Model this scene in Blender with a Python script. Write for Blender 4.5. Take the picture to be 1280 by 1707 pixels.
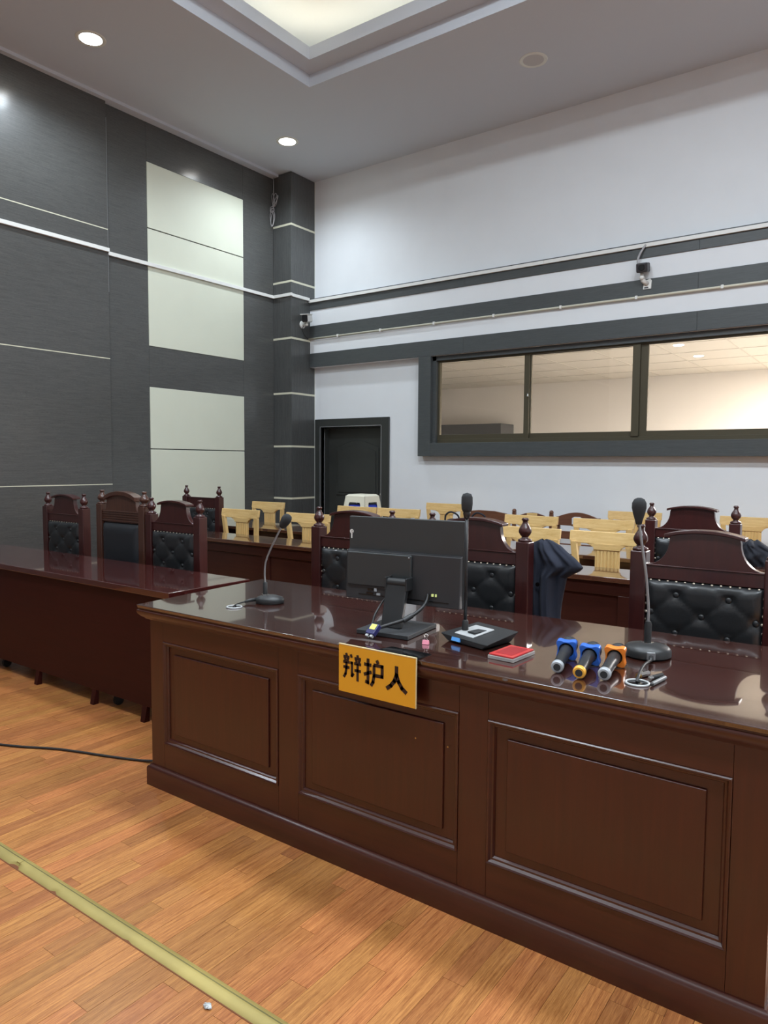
import bpy, bmesh, math, random
from mathutils import Vector, Matrix
random.seed(7)
for o in list(bpy.data.objects): bpy.data.objects.remove(o)
SC = bpy.context.scene
COL = SC.collection
PI = math.pi

# ------------------------------------------------------------------ camera
YAW, PITCH, ROLL, FPX = 0.627702861, 0.0681579012, 0.00675023268, 1202.23
EYE = Vector((0, 0, 1.40))
_f = Vector((-math.sin(YAW)*math.cos(PITCH), math.cos(YAW)*math.cos(PITCH), -math.sin(PITCH)))
_r = Vector((math.cos(YAW), math.sin(YAW), 0)); _u = _r.cross(_f)
RGT = _r*math.cos(ROLL)+_u*math.sin(ROLL); UPV = -_r*math.sin(ROLL)+_u*math.cos(ROLL); FWD = _f
cd = bpy.data.cameras.new('camera'); cam = bpy.data.objects.new('camera', cd); COL.objects.link(cam)
cam.matrix_world = Matrix(((RGT.x, UPV.x, -FWD.x, EYE.x), (RGT.y, UPV.y, -FWD.y, EYE.y), (RGT.z, UPV.z, -FWD.z, EYE.z), (0, 0, 0, 1)))
cd.sensor_fit = 'HORIZONTAL'; cd.sensor_width = 36.0; cd.lens = 36.0*FPX/1280; cd.clip_start = 0.05
SC.camera = cam
def project(p):
    v = Vector(p)-EYE; d = v.dot(FWD)
    if d < 0.05: return None
    return (640+FPX*v.dot(RGT)/d, 853.5-FPX*v.dot(UPV)/d)

# ------------------------------------------------------------------ world, exposure, lights
w = bpy.data.worlds.new('world'); SC.world = w; w.use_nodes = True
w.node_tree.nodes['Background'].inputs[0].default_value = (0.75, 0.85, 1, 1)
w.node_tree.nodes['Background'].inputs[1].default_value = 0.6
SC.view_settings.view_transform = 'Standard'; SC.view_settings.look = 'None'
SC.view_settings.gamma = 1.0; SC.view_settings.use_curve_mapping = False
SC.view_settings.exposure = 0.75
ADDED_PANEL_W, DOWN_W, COVE_E, BACK_W = 62, 21, 7.0, 760
COOL = (0.80, 0.91, 1.0)
def area(name, loc, sx, sy, power, color, rot=(0, 0, 0)):
    l = bpy.data.lights.new(name, 'AREA'); l.shape = 'RECTANGLE'; l.size = sx; l.size_y = sy
    l.energy = power; l.color = color
    o = bpy.data.objects.new(name, l); COL.objects.link(o); o.location = loc; o.rotation_euler = rot
    return o
ADDED_PANELS = [(x, y) for x in (-2.6, -0.2, 2.0) for y in (0.2, 3.2)]  # added panels, out of view in the tray, supplying most of the room light
for x, y in ADDED_PANELS:
    area('added_panel_light', (x, y, 5.705), 1.1, 0.55, ADDED_PANEL_W, COOL)
DOWNS_ON = [(-6.15, 6.47), (-6.15, 3.92), (-6.15, 1.37), (-6.15, -1.18)]
DOWNS_OFF = [(-3.04, 6.54)]
for x, y in DOWNS_ON:
    l = bpy.data.lights.new('downlight_beam', 'SPOT'); l.energy = DOWN_W*4; l.color = COOL
    l.spot_size = math.radians(150); l.spot_blend = 0.9; l.shadow_soft_size = 0.08
    o = bpy.data.objects.new('downlight_beam', l); COL.objects.link(o); o.location = (x, y, 5.15)

# ------------------------------------------------------------------ materials
MATS = {}
def lin(c):
    return tuple(((v/255)/12.92 if v/255 <= 0.04045 else ((v/255+0.055)/1.055)**2.4) for v in c)
def new_mat(name):
    m = bpy.data.materials.new(name); m.use_nodes = True; MATS[name] = m
    nt = m.node_tree; b = nt.nodes['Principled BSDF']
    return m, nt, b
def setp(b, **k):
    for n, v in k.items():
        n = n.replace('_', ' ')
        if n in b.inputs: b.inputs[n].default_value = v
def plain(name, c, rough=0.5, metal=0.0, coat=0.0, noise=0.0, bump=0.0, bscale=200, spec=0.5, **kw):
    m, nt, b = new_mat(name); c = lin(c)
    setp(b, Base_Color=(*c, 1), Roughness=rough, Metallic=metal, Coat_Weight=coat, Coat_Roughness=0.05, Specular_IOR_Level=spec)
    setp(b, **kw)
    if noise or bump:
        tc = nt.nodes.new('ShaderNodeTexCoord')
        if noise:
            n = nt.nodes.new('ShaderNodeTexNoise'); n.inputs['Scale'].default_value = 3.0; n.inputs['Detail'].default_value = 6
            nt.links.new(tc.outputs['Object'], n.inputs['Vector'])
            r = nt.nodes.new('ShaderNodeValToRGB')
            r.color_ramp.elements[0].position = 0.3; r.color_ramp.elements[1].position = 0.7
            r.color_ramp.elements[0].color = (*[v*(1-noise) for v in c], 1); r.color_ramp.elements[1].color = (*[min(1, v*(1+noise)) for v in c], 1)
            nt.links.new(n.outputs['Fac'], r.inputs['Fac']); nt.links.new(r.outputs['Color'], b.inputs['Base Color'])
        if bump:
            n2 = nt.nodes.new('ShaderNodeTexNoise'); n2.inputs['Scale'].default_value = bscale; n2.inputs['Detail'].default_value = 3
            nt.links.new(tc.outputs['Object'], n2.inputs['Vector'])
            bp = nt.nodes.new('ShaderNodeBump'); bp.inputs['Strength'].default_value = bump; bp.inputs['Distance'].default_value = 0.002
            nt.links.new(n2.outputs['Fac'], bp.inputs['Height']); nt.links.new(bp.outputs['Normal'], b.inputs['Normal'])
    return m
def wood(name, dark, light, stretch=(1, 1, 1), scale=6, rough=0.3, coat=0.0, coat_rough=0.05, coat_ior=1.5, bump=0.0, rnd=None, contrast=(0.3, 0.72), fine=0.35, hue=0.0, spec=0.5):
    """grain runs along the axis with the small stretch value"""
    m, nt, b = new_mat(name); N = nt.nodes; L = nt.links
    tc = N.new('ShaderNodeTexCoord'); vec = tc.outputs['Object']; rv = None
    if rnd == 'object':
        oi = N.new('ShaderNodeObjectInfo'); rv = oi.outputs['Random']
    elif rnd == 'island':
        g = N.new('ShaderNodeNewGeometry'); rv = g.outputs['Random Per Island']
    if rv is not None:
        mu = N.new('ShaderNodeMath'); mu.operation = 'MULTIPLY'; mu.inputs[1].default_value = 57.0; L.new(rv, mu.inputs[0])
        ad = N.new('ShaderNodeVectorMath'); ad.operation = 'ADD'; L.new(vec, ad.inputs[0]); L.new(mu.outputs[0], ad.inputs[1]); vec = ad.outputs[0]
    mp = N.new('ShaderNodeMapping'); mp.inputs['Scale'].default_value = stretch; L.new(vec, mp.inputs['Vector'])
    n1 = N.new('ShaderNodeTexNoise'); n1.inputs['Scale'].default_value = scale; n1.inputs['Detail'].default_value = 5; n1.inputs['Distortion'].default_value = 0.8
    n2 = N.new('ShaderNodeTexNoise'); n2.inputs['Scale'].default_value = scale*7; n2.inputs['Detail'].default_value = 4; n2.inputs['Roughness'].default_value = 0.7
    L.new(mp.outputs[0], n1.inputs['Vector']); L.new(mp.outputs[0], n2.inputs['Vector'])
    mx = N.new('ShaderNodeMix'); mx.inputs['Factor'].default_value = fine; L.new(n1.outputs['Fac'], mx.inputs['A']); L.new(n2.outputs['Fac'], mx.inputs['B'])
    r = N.new('ShaderNodeValToRGB'); e = r.color_ramp.elements
    e[0].position, e[1].position = contrast; e[0].color = (*lin(dark), 1); e[1].color = (*lin(light), 1)
    L.new(mx.outputs['Result'], r.inputs['Fac']); out = r.outputs['Color']
    if rv is not None:
        hs = N.new('ShaderNodeHueSaturation')
        mr = N.new('ShaderNodeMapRange'); mr.inputs['To Min'].default_value = 0.80; mr.inputs['To Max'].default_value = 1.14; L.new(rv, mr.inputs['Value']); L.new(mr.outputs[0], hs.inputs['Value'])
        m2 = N.new('ShaderNodeMath'); m2.operation = 'MULTIPLY'; m2.inputs[1].default_value = 7.31; L.new(rv, m2.inputs[0])
        fr = N.new('ShaderNodeMath'); fr.operation = 'FRACT'; L.new(m2.outputs[0], fr.inputs[0])
        mh = N.new('ShaderNodeMapRange'); mh.inputs['To Min'].default_value = 0.5-hue; mh.inputs['To Max'].default_value = 0.5+hue; L.new(fr.outputs[0], mh.inputs['Value']); L.new(mh.outputs[0], hs.inputs['Hue'])
        L.new(out, hs.inputs['Color']); out = hs.outputs['Color']
    L.new(out, b.inputs['Base Color'])
    setp(b, Roughness=rough, Coat_Weight=coat, Coat_Roughness=coat_rough, Coat_IOR=coat_ior, Specular_IOR_Level=spec)
    if bump:
        bp = N.new('ShaderNodeBump'); bp.inputs['Strength'].default_value = bump; bp.inputs['Distance'].default_value = 0.001
        L.new(n2.outputs['Fac'], bp.inputs['Height']); L.new(bp.outputs['Normal'], b.inputs['Normal'])
    return m
def emit(name, c, s):
    m, nt, b = new_mat(name)
    setp(b, Base_Color=(*lin(c), 1), Emission_Color=(*lin(c), 1), Emission_Strength=s, Roughness=0.6)
    return m
# setting
plain('wall_white', (226, 229, 232), 0.75, noise=0.015)
plain('ceiling_white', (205, 211, 219), 0.8)
plain('white_panel', (216, 219, 201), 0.55, noise=0.015)
plain('white_metal', (228, 230, 222), 0.35)
plain('cream_metal', (214, 212, 190), 0.4)
plain('white_plastic', (228, 228, 224), 0.4)
wood('clad_h', (50, 51, 50), (100, 100, 98), (1.2, 0.8, 18), 7, rough=0.36, bump=0.35, fine=0.65, coat=0.45, coat_rough=0.16)
wood('clad_v', (50, 51, 51), (94, 95, 94), (14, 14, 0.6), 7, rough=0.36, bump=0.2, fine=0.6, coat=0.35, coat_rough=0.16)
wood('band_dark', (62, 66, 67), (80, 84, 85), (0.8, 12, 14), 7, rough=0.45, bump=0.1, fine=0.5)
plain('door_dark', (50, 52, 50), 0.4, noise=0.1)
plain('alu_bronze', (84, 78, 62), 0.4, 0.35)
plain('backroom_wall', (226, 216, 203), 0.8)
plain('backroom_tile', (226, 216, 200), 0.8)
plain('backroom_grid', (206, 196, 180), 0.6)
plain('grey_dark', (84, 82, 80), 0.6)
wood('floor_strip', (126, 66, 30), (204, 140, 80), (30, 0.8, 1), 5, rough=0.36, rnd='object', fine=0.6, hue=0.006, contrast=(0.36, 0.64), coat=0.12, coat_rough=0.25)
wood('floor_field', (126, 66, 30), (204, 140, 80), (30, 0.8, 1), 5, rough=0.36, rnd='island', fine=0.6, hue=0.006, contrast=(0.36, 0.64), coat=0.12, coat_rough=0.25)
plain('floor_gap', (110, 64, 34), 0.8)
plain('brass_strip', (172, 154, 92), 0.42, 0.25, noise=0.25, bump=0.2, bscale=60)
plain('brass_worn', (112, 104, 62), 0.6, 0.2, noise=0.4)
# furniture
wood('desk_front', (52, 19, 11), (66, 25, 15), (9, 9, 0.5), 6, rough=0.34, coat=0.45, coat_rough=0.2, fine=0.3)
wood('desk_rail', (52, 19, 11), (66, 25, 15), (0.5, 9, 9), 6, rough=0.34, coat=0.45, coat_rough=0.2, fine=0.3)
wood('desk_top', (46, 22, 17), (66, 33, 25), (0.5, 8, 8), 5, rough=0.2, coat=1.0, coat_rough=0.03, coat_ior=1.9, fine=0.4)
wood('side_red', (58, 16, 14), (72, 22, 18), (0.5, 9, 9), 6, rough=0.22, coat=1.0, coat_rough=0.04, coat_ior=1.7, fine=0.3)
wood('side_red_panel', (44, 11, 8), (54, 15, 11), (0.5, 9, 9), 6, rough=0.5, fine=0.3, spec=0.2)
wood('audience_dark', (46, 22, 18), (62, 30, 24), (0.5, 9, 9), 6, rough=0.3, coat=0.3, coat_rough=0.12, fine=0.3)
wood('audience_top', (70, 42, 30), (96, 60, 44), (0.5, 9, 9), 6, rough=0.18, coat=1.0, coat_rough=0.04, coat_ior=1.9, fine=0.3)
wood('chair_red', (52, 22, 22), (68, 30, 28), (8, 8, 0.7), 6, rough=0.3, coat=0.4, coat_rough=0.12, fine=0.3)
wood('chair_brown', (62, 38, 30), (86, 54, 42), (8, 8, 0.7), 6, rough=0.3, coat=0.4, coat_rough=0.12, fine=0.3)
wood('pine', (206, 164, 98), (234, 202, 142), (12, 12, 0.8), 5, rough=0.4, coat=0.25, coat_rough=0.12, fine=0.5, rnd=None)
wood('pine_h', (206, 164, 98), (234, 202, 142), (0.8, 12, 12), 5, rough=0.4, coat=0.25, coat_rough=0.12, fine=0.5)
wood('brown_chair', (92, 58, 42), (116, 76, 56), (0.8, 10, 10), 6, rough=0.4, coat=0.2, fine=0.4)
plain('leather', (34, 36, 38), 0.36, bump=0.15, bscale=260, coat=0.15)
plain('leather_plain', (36, 38, 42), 0.42, bump=0.12, bscale=260)
plain('nail', (226, 212, 190), 0.3, 0.6)
# small things
plain('black_plastic', (36, 37, 38), 0.42)
plain('black_matte', (44, 45, 47), 0.6)
plain('black_gloss', (16, 16, 17), 0.08)
plain('monitor_back', (50, 53, 54), 0.42, bump=0.05, bscale=500)
plain('monitor_back2', (46, 46, 48), 0.45)
plain('foam', (46, 48, 50), 0.95, bump=0.6, bscale=700)
plain('chrome', (210, 210, 208), 0.18, 1.0)
plain('grey_metal', (150, 152, 154), 0.35, 0.6)
plain('silver_plastic', (186, 188, 188), 0.35, 0.2)
plain('blue_ring', (48, 104, 200), 0.35)
plain('orange_ring', (240, 132, 44), 0.35)
plain('amber_ring', (242, 176, 66), 0.35)
plain('grey_ring', (168, 172, 176), 0.35)
plain('ink_red', (198, 52, 52), 0.3, coat=0.5)
plain('ink_red_dark', (150, 30, 34), 0.5, noise=0.2)
plain('clear_edge', (220, 214, 210), 0.1, Alpha=0.45)
plain('pink', (238, 150, 170), 0.35)
plain('sign_orange', (224, 162, 38), 0.35, noise=0.03, coat=0.3)
plain('sign_edge', (228, 214, 170), 0.3)
plain('sign_text', (40, 20, 14), 0.5)
plain('blue_plug', (40, 40, 92), 0.4)
plain('yellow_label', (222, 222, 120), 0.5)
plain('navy_cloth', (36, 40, 54), 0.92, noise=0.12, bump=0.3, bscale=500)
plain('black_cloth', (34, 36, 44), 0.92, noise=0.1, bump=0.3, bscale=400)
plain('stool_beige', (232, 228, 208), 0.4)
plain('stool_blue', (62, 80, 190), 0.4)
plain('cable_black', (26, 25, 25), 0.45)
plain('cable_grey', (168, 166, 168), 0.5)
plain('conduit', (214, 210, 192), 0.4)
plain('cam_dark', (46, 44, 48), 0.4)
plain('brass', (200, 160, 90), 0.3, 0.8)
plain('rubber', (22, 22, 22), 0.8)
emit('lcd_blue', (70, 130, 190), 0.35)
emit('lamp_on', (255, 250, 240), 14)
emit('cove_led', (255, 242, 210), COVE_E)
emit('panel_diffuser', (255, 255, 255), 1.5)
emit('port_light', (180, 190, 120), 0.4)
plain('lamp_off', (196, 194, 192), 0.6)
m, nt, b = new_mat('glass')
tr = nt.nodes.new('ShaderNodeBsdfTransparent'); tr.inputs[0].default_value = (0.93, 0.93, 0.92, 1)
gl = nt.nodes.new('ShaderNodeBsdfGlossy'); gl.inputs['Roughness'].default_value = 0.02
fr = nt.nodes.new('ShaderNodeFresnel'); fr.inputs['IOR'].default_value = 1.45
ms = nt.nodes.new('ShaderNodeMixShader')
nt.links.new(fr.outputs[0], ms.inputs[0]); nt.links.new(tr.outputs[0], ms.inputs[1]); nt.links.new(gl.outputs[0], ms.inputs[2])
nt.links.new(ms.outputs[0], nt.nodes['Material Output'].inputs['Surface'])
# clad walls: faint scattered scuff relief comes from the bump of the wood nodes

# ------------------------------------------------------------------ mesh helpers
class MB:
    def __init__(s): s.v = []; s.f = []
    def add(s, vs, fs):
        n = len(s.v); s.v += [tuple(v) for v in vs]; s.f += [tuple(i+n for i in f) for f in fs]; return s
    def box(s, x0, x1, y0, y1, z0, z1, M=None):
        vs = [Vector((x, y, z)) for z in (z0, z1) for y in (y0, y1) for x in (x0, x1)]
        if M is not None: vs = [M @ v for v in vs]
        return s.add(vs, [(0, 2, 3, 1), (4, 5, 7, 6), (0, 1, 5, 4), (2, 6, 7, 3), (0, 4, 6, 2), (1, 3, 7, 5)])
    def hexa(s, pts):   # 8 points: bottom ring then top ring
        return s.add(pts, [(3, 2, 1, 0), (4, 5, 6, 7), (0, 1, 5, 4), (1, 2, 6, 5), (2, 3, 7, 6), (3, 0, 4, 7)])
    def prism(s, poly, plane, d0, d1, M=None):
        def P(a, b, d):
            v = {'xz': (a, d, b), 'xy': (a, b, d), 'yz': (d, a, b)}[plane]
            v = Vector(v); return M @ v if M is not None else v
        n = len(poly); vs = [P(a, b, d0) for a, b in poly]+[P(a, b, d1) for a, b in poly]
        fs = [tuple(range(n))[::-1], tuple(range(n, 2*n))]+[(i, (i+1) % n, n+(i+1) % n, n+i) for i in range(n)]
        return s.add(vs, fs)
    def lathe(s, prof, c=(0, 0, 0), seg=16, M=None, sx=1, sy=1):
        vs = []; fs = []; k = len(prof)
        for i in range(seg):
            a = 2*PI*i/seg
            for r, z in prof:
                v = Vector((r*math.cos(a)*sx, r*math.sin(a)*sy, z)); v = (M @ v) if M is not None else v
                vs.append(v+Vector(c))
        for i in range(seg):
            j = (i+1) % seg
            for t in range(k-1): fs.append((i*k+t, j*k+t, j*k+t+1, i*k+t+1))
        fs.append(tuple(i*k for i in range(seg))[::-1]); fs.append(tuple(i*k+k-1 for i in range(seg)))
        return s.add(vs, fs)
    def tube(s, pts, r, seg=8, closed=False):
        pts = [Vector(p) for p in pts]; n = len(pts); vs = []; fs = []
        rs = r if isinstance(r, (list, tuple)) else [r]*n
        prev = None
        for i, p in enumerate(pts):
            if closed: t = pts[(i+1) % n]-pts[i-1]
            else: t = pts[min(i+1, n-1)]-pts[max(i-1, 0)]
            t.normalize()
            if prev is None:
                a = Vector((0, 0, 1)) if abs(t.z) < 0.9 else Vector((1, 0, 0)); a = (a-t*a.dot(t)).normalized()
            else: a = (prev-t*prev.dot(t)).normalized()
            prev = a; b = t.cross(a)
            for k in range(seg):
                an = 2*PI*k/seg; vs.append(p+(a*math.cos(an)+b*math.sin(an))*rs[i])
        m = n if closed else n-1
        for i in range(m):
            j = (i+1) % n
            for k in range(seg): fs.append((i*seg+k, i*seg+(k+1) % seg, j*seg+(k+1) % seg, j*seg+k))
        if not closed: fs.append(tuple(range(seg))[::-1]); fs.append(tuple((n-1)*seg+k for k in range(seg)))
        return s.add(vs, fs)
    def grid(s, fn, nu, nv):
        vs = [fn(i/nu, j/nv) for j in range(nv+1) for i in range(nu+1)]
        fs = [(j*(nu+1)+i, j*(nu+1)+i+1, (j+1)*(nu+1)+i+1, (j+1)*(nu+1)+i) for j in range(nv) for i in range(nu)]
        return s.add(vs, fs)
    def sphere(s, c, rx, ry=None, rz=None, seg=12, rings=8, M=None):
        ry = ry or rx; rz = rz or rx
        prof = [(max(1e-5, math.sin(PI*t/rings)), -math.cos(PI*t/rings)) for t in range(rings+1)]
        vs = []; k = len(prof)
        MM = Matrix.Diagonal((rx, ry, rz)); MM = (M.to_3x3() @ MM) if M is not None else MM
        return s.lathe(prof, c, seg, MM)
    def mesh(s, name, smooth=False):
        me = bpy.data.meshes.new(name); me.from_pydata([tuple(v) for v in s.v], [], s.f)
        bm = bmesh.new(); bm.from_mesh(me); bmesh.ops.recalc_face_normals(bm, faces=bm.faces); bm.to_mesh(me); bm.free()
        if smooth: me.polygons.foreach_set('use_smooth', [True]*len(me.polygons))
        return me
    def build(s, name, mat, parent=None, smooth=False, bevel=0, world=False, seg=2, auto=None):
        if world and parent is not None:
            inv = WORLD[parent.name].inverted(); s.v = [tuple(inv @ Vector(v)) for v in s.v]
        me = s.mesh(name, smooth or bool(bevel)); me.materials.append(MATS[mat])
        if bevel or auto: me.set_sharp_from_angle(angle=math.radians(auto or 35))
        o = bpy.data.objects.new(name, me); COL.objects.link(o)
        if parent is not None: o.parent = parent; WORLD[o.name] = WORLD[parent.name].copy()
        else: WORLD[o.name] = Matrix.Identity(4)
        if bevel:
            md = o.modifiers.new('bevel', 'BEVEL'); md.width = bevel; md.segments = seg; md.limit_method = 'ANGLE'; md.angle_limit = math.radians(40)
            md.harden_normals = True
        return o
WORLD = {}
def tag(o, label=None, cat=None, group=None, kind=None):
    if label: o['label'] = label
    if cat: o['category'] = cat
    if group: o['group'] = group
    if kind: o['kind'] = kind
    return o
def thing(name, loc, rz=0, label=None, cat=None, group=None, kind=None):
    o = bpy.data.objects.new(name, None); COL.objects.link(o); o.location = loc; o.rotation_euler = (0, 0, rz)
    o.empty_display_size = 0.1
    WORLD[o.name] = Matrix.Translation(loc) @ Matrix.Rotation(rz, 4, 'Z')
    return tag(o, label, cat, group, kind)
def copy_tree(o, parent=None):
    c = o.copy(); COL.objects.link(c); WORLD[c.name] = WORLD[o.name].copy()
    if parent is not None: c.parent = parent
    for ch in [x for x in bpy.data.objects if x.parent is o]: copy_tree(ch, c)
    return c
def catmull(P, n=8, closed=False):
    P = [Vector(p) for p in P]; out = []; N = len(P)
    rng = range(N if closed else N-1)
    for i in rng:
        if closed: a, b, c, d = P[i-1], P[i], P[(i+1) % N], P[(i+2) % N]
        else: a, b, c, d = P[max(i-1, 0)], P[i], P[i+1], P[min(i+2, N-1)]
        for k in range(n):
            t = k/n
            out.append(0.5*((2*b)+(-a+c)*t+(2*a-5*b+4*c-d)*t*t+(-a+3*b-3*c+d)*t**3))
    if not closed: out.append(P[-1])
    return out
def rotz(a): return Matrix.Rotation(a, 4, 'Z')
def TR(loc, rz=0, rx=0, ry=0): return Matrix.Translation(loc) @ Matrix.Rotation(rz, 4, 'Z') @ Matrix.Rotation(ry, 4, 'Y') @ Matrix.Rotation(rx, 4, 'X')

# ------------------------------------------------------------------ the room
XL, YW, ZC = -7.04, 7.60, 5.20
XR, YN = 4.6, -5.2
def struct(mb, name, mat, label, cat, **k):
    return tag(mb.build(name, mat, **k), label, cat, kind='structure')

# floor: slab, single laminate strips in view, one field for the rest
floor = struct(MB().box(XL-0.2, XR+0.2, YN-0.2, YW+0.2, -0.12, -0.006), 'floor', 'floor_gap', 'orange brown laminate strip floor', 'floor')
SW = 0.066; LENS = (0.55, 0.78, 1.02)
strip_mesh = []
for L in LENS:
    me = MB().hexa([(-SW/2, -L/2, -0.006), (SW/2, -L/2, -0.006), (SW/2, L/2, -0.006), (-SW/2, L/2, -0.006),
                    (-SW/2+0.0005, -L/2+0.0005, 0), (SW/2-0.0005, -L/2+0.0005, 0), (SW/2-0.0005, L/2-0.0005, 0), (-SW/2+0.0005, L/2-0.0005, 0)]).mesh('floor_strip')
    me.materials.append(MATS['floor_strip']); strip_mesh.append(me)
field = MB(); cand = []
nx = int((XR-XL)/SW)
for i in range(nx):
    x = XL+SW*(i+0.5); y = YN-random.random()*1.0
    while y < YW:
        k = random.randrange(3); L = LENS[k]; yc = y+L/2; y += L
        vis = False
        if 0.5 < yc < 2.75 and -5.6 < x < 0.3 and not (-2.5 < x < -0.3 and yc > 2.15):
            for dx in (-SW/2, SW/2):
                for dy in (-L/2, 0, L/2):
                    p = project((x+dx, yc+dy, 0))
                    if p and -5 < p[0] < 1285 and 1090 < p[1] < 1712: vis = True
        if vis: cand.append((-(Vector((x, yc, 0))-EYE).length, x, yc, k))
        else:
            field.hexa([(x-SW/2, yc-L/2, -0.006), (x+SW/2, yc-L/2, -0.006), (x+SW/2, yc+L/2, -0.006), (x-SW/2, yc+L/2, -0.006),
                        (x-SW/2+.0005, yc-L/2+.0005, 0), (x+SW/2-.0005, yc-L/2+.0005, 0), (x+SW/2-.0005, yc+L/2-.0005, 0), (x-SW/2+.0005, yc+L/2-.0005, 0)])
cand.sort(reverse=True)
for n, (d, x, yc, k) in enumerate(cand):
    if n < 300:
        o = bpy.data.objects.new('floor_strip', strip_mesh[k]); COL.objects.link(o); o.location = (x, yc, 0); o.parent = floor
    else:
        L = LENS[k]; field.box(x-SW/2, x+SW/2, yc-L/2, yc+L/2, -0.006, 0)
o = field.build('floor_strip_field', 'floor_field', floor); o['kind'] = 'stuff'

# white back wall with door and window openings
DX0, DX1, DZ = -6.59, -5.543, 1.885
WX0, WX1, WZ0, WZ1 = -4.88, 1.1, 1.60, 2.69
wb = MB()
T = 0.2
wb.box(XL-0.2, DX0, YW, YW+T, 0, ZC+0.8)
wb.box(DX0, DX1, YW, YW+T, DZ, ZC+0.8)
wb.box(DX1, WX0, YW, YW+T, 0, ZC+0.8)
wb.box(WX0, WX1, YW, YW+T, 0, WZ0)
wb.box(WX0, WX1, YW, YW+T, WZ1, ZC+0.8)
wb.box(WX1, XR+0.2, YW, YW+T, 0, ZC+0.8)
wall_back = struct(wb, 'wall_back', 'wall_white', 'tall white painted back wall with a long window', 'wall')
# bulkhead on the back wall: white box with three dark boards proud of it
YB = 7.489
bulk = MB().box(-6.711, XR, YB+0.012, YW, 2.694, 3.60).build('bulkhead', 'wall_white', wall_back)
joints = [-6.711, -4.3, -1.72, 1.3, XR]
for z0, z1 in ((3.463, 3.575), (3.088, 3.252), (2.694, 2.882)):
    for a, c in zip(joints, joints[1:]):
        MB().box(a+0.001, c-0.001, YB, YB+0.012, z0, z1).build('dark_board', 'band_dark', wall_back, bevel=0.0015)
MB().box(-6.711, XR, YB+0.02, YB+0.05, 3.60, 3.622).build('dark_ledge_strip', 'band_dark', wall_back)
# other walls (behind and right of the camera)
struct(MB().box(XR, XR+0.2, YN-0.2, YW+0.2, 0, ZC+0.8), 'wall_right', 'wall_white', 'white painted side wall', 'wall')
struct(MB().box(XL-0.2, XR+0.2, YN-0.2, YN, 0, ZC+0.8), 'wall_near', 'wall_white', 'white painted wall facing the audience', 'wall')

# dark clad left wall
wl = struct(MB().box(XL-0.2, XL-0.02, YN, YW, 0, ZC+0.8), 'wall_left', 'grey_dark', 'dark wood clad side wall with pale inset panels', 'wall')
PY = 4.61
def clad(y0, y1, z0, z1, x1=XL, name='cladding_panel', mat='clad_h', bev=0.002):
    return MB().box(x1-0.02, x1, y0+0.001, y1-0.001, z0+0.001, z1-0.001).build(name, mat, wl, bevel=bev)
clad(PY, 5.14, 0, ZC); clad(6.585, 7.128, 0, ZC)
clad(5.14, 6.585, 4.74, ZC); clad(5.14, 6.585, 2.247, 2.707); clad(5.14, 6.585, 0, 0.45)
for z0, z1 in ((4.02, 4.74), (2.707, 4.012), (1.545, 2.247), (0.45, 1.537)):
    MB().box(XL-0.012, XL+0.004, 5.142, 6.583, z0+0.002, z1-0.002).build('pale_panel', 'white_panel', wl, bevel=0.002)
MB().box(XL-0.02, XL-0.008, 5.14, 6.585, 0.45, 4.74).build('panel_backing', 'black_matte', wl)
# pilaster proud of the wall, panels split by thin metal strips
XP = XL+0.05
MB().box(XL-0.02, XP-0.02, YN, PY-0.002, 0, ZC).build('pilaster_core', 'grey_dark', wl)
ZS = [0, 1.148, 2.495, 3.85, ZC]
for a, c in zip(ZS, ZS[1:]):
    for y0, y1 in ((2.2, PY), (-0.4, 2.2), (YN, -0.4)):
        clad(y0, y1, a+0.004, c-0.004, XP, 'pilaster_panel')
for z in ZS[1:-1]:
    MB().box(XP-0.02, XP+0.0015, YN, PY, z-0.005, z+0.005).build('metal_strip', 'cream_metal', wl)
MB().box(XP-0.015, XP+0.001, PY-0.001, PY+0.004, 3.2, 5.0).build('corner_trim', 'grey_metal', wl)
# cornice under the ceiling
struct(MB().box(XL, XL+0.11, YN, 7.12, ZC-0.035, ZC-0.001), 'trim_1', 'ceiling_white', 'thin pale cornice along the dark clad wall', 'cornice')
# corner column
XCOL, YCOL = -6.711, 7.128
colm = struct(MB().box(XL, XCOL-0.012, YCOL+0.012, YW, 0, ZC), 'column', 'grey_dark', 'dark clad square corner column with white metal strips', 'column')
LV = [0, 0.911, 1.612, 2.321, 3.05, 3.79, 4.527, ZC]
for a, c in zip(LV, LV[1:]):
    MB().box(XL, XCOL, YCOL, YCOL+0.012, a+0.006, c-0.006).build('column_panel', 'clad_v', colm, bevel=0.001)
    MB().box(XCOL-0.012, XCOL, YCOL+0.012, YW, a+0.006, c-0.006).build('column_panel', 'clad_v', colm, bevel=0.001)
for z in LV[1:-1]:
    MB().box(XL, XCOL+0.002, YCOL-0.002, YW, z-0.013, z+0.013).build('metal_strip', 'cream_metal', colm)
MB().box(XCOL-0.004, XCOL+0.004, YW-0.008, YW-0.001, 0, 3.6).build('edge_strip', 'white_metal', colm)
MB().box(XCOL-0.004, XCOL+0.004, YW-0.008, YW-0.001, 3.63, ZC).build('edge_strip', 'white_metal', colm)

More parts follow.
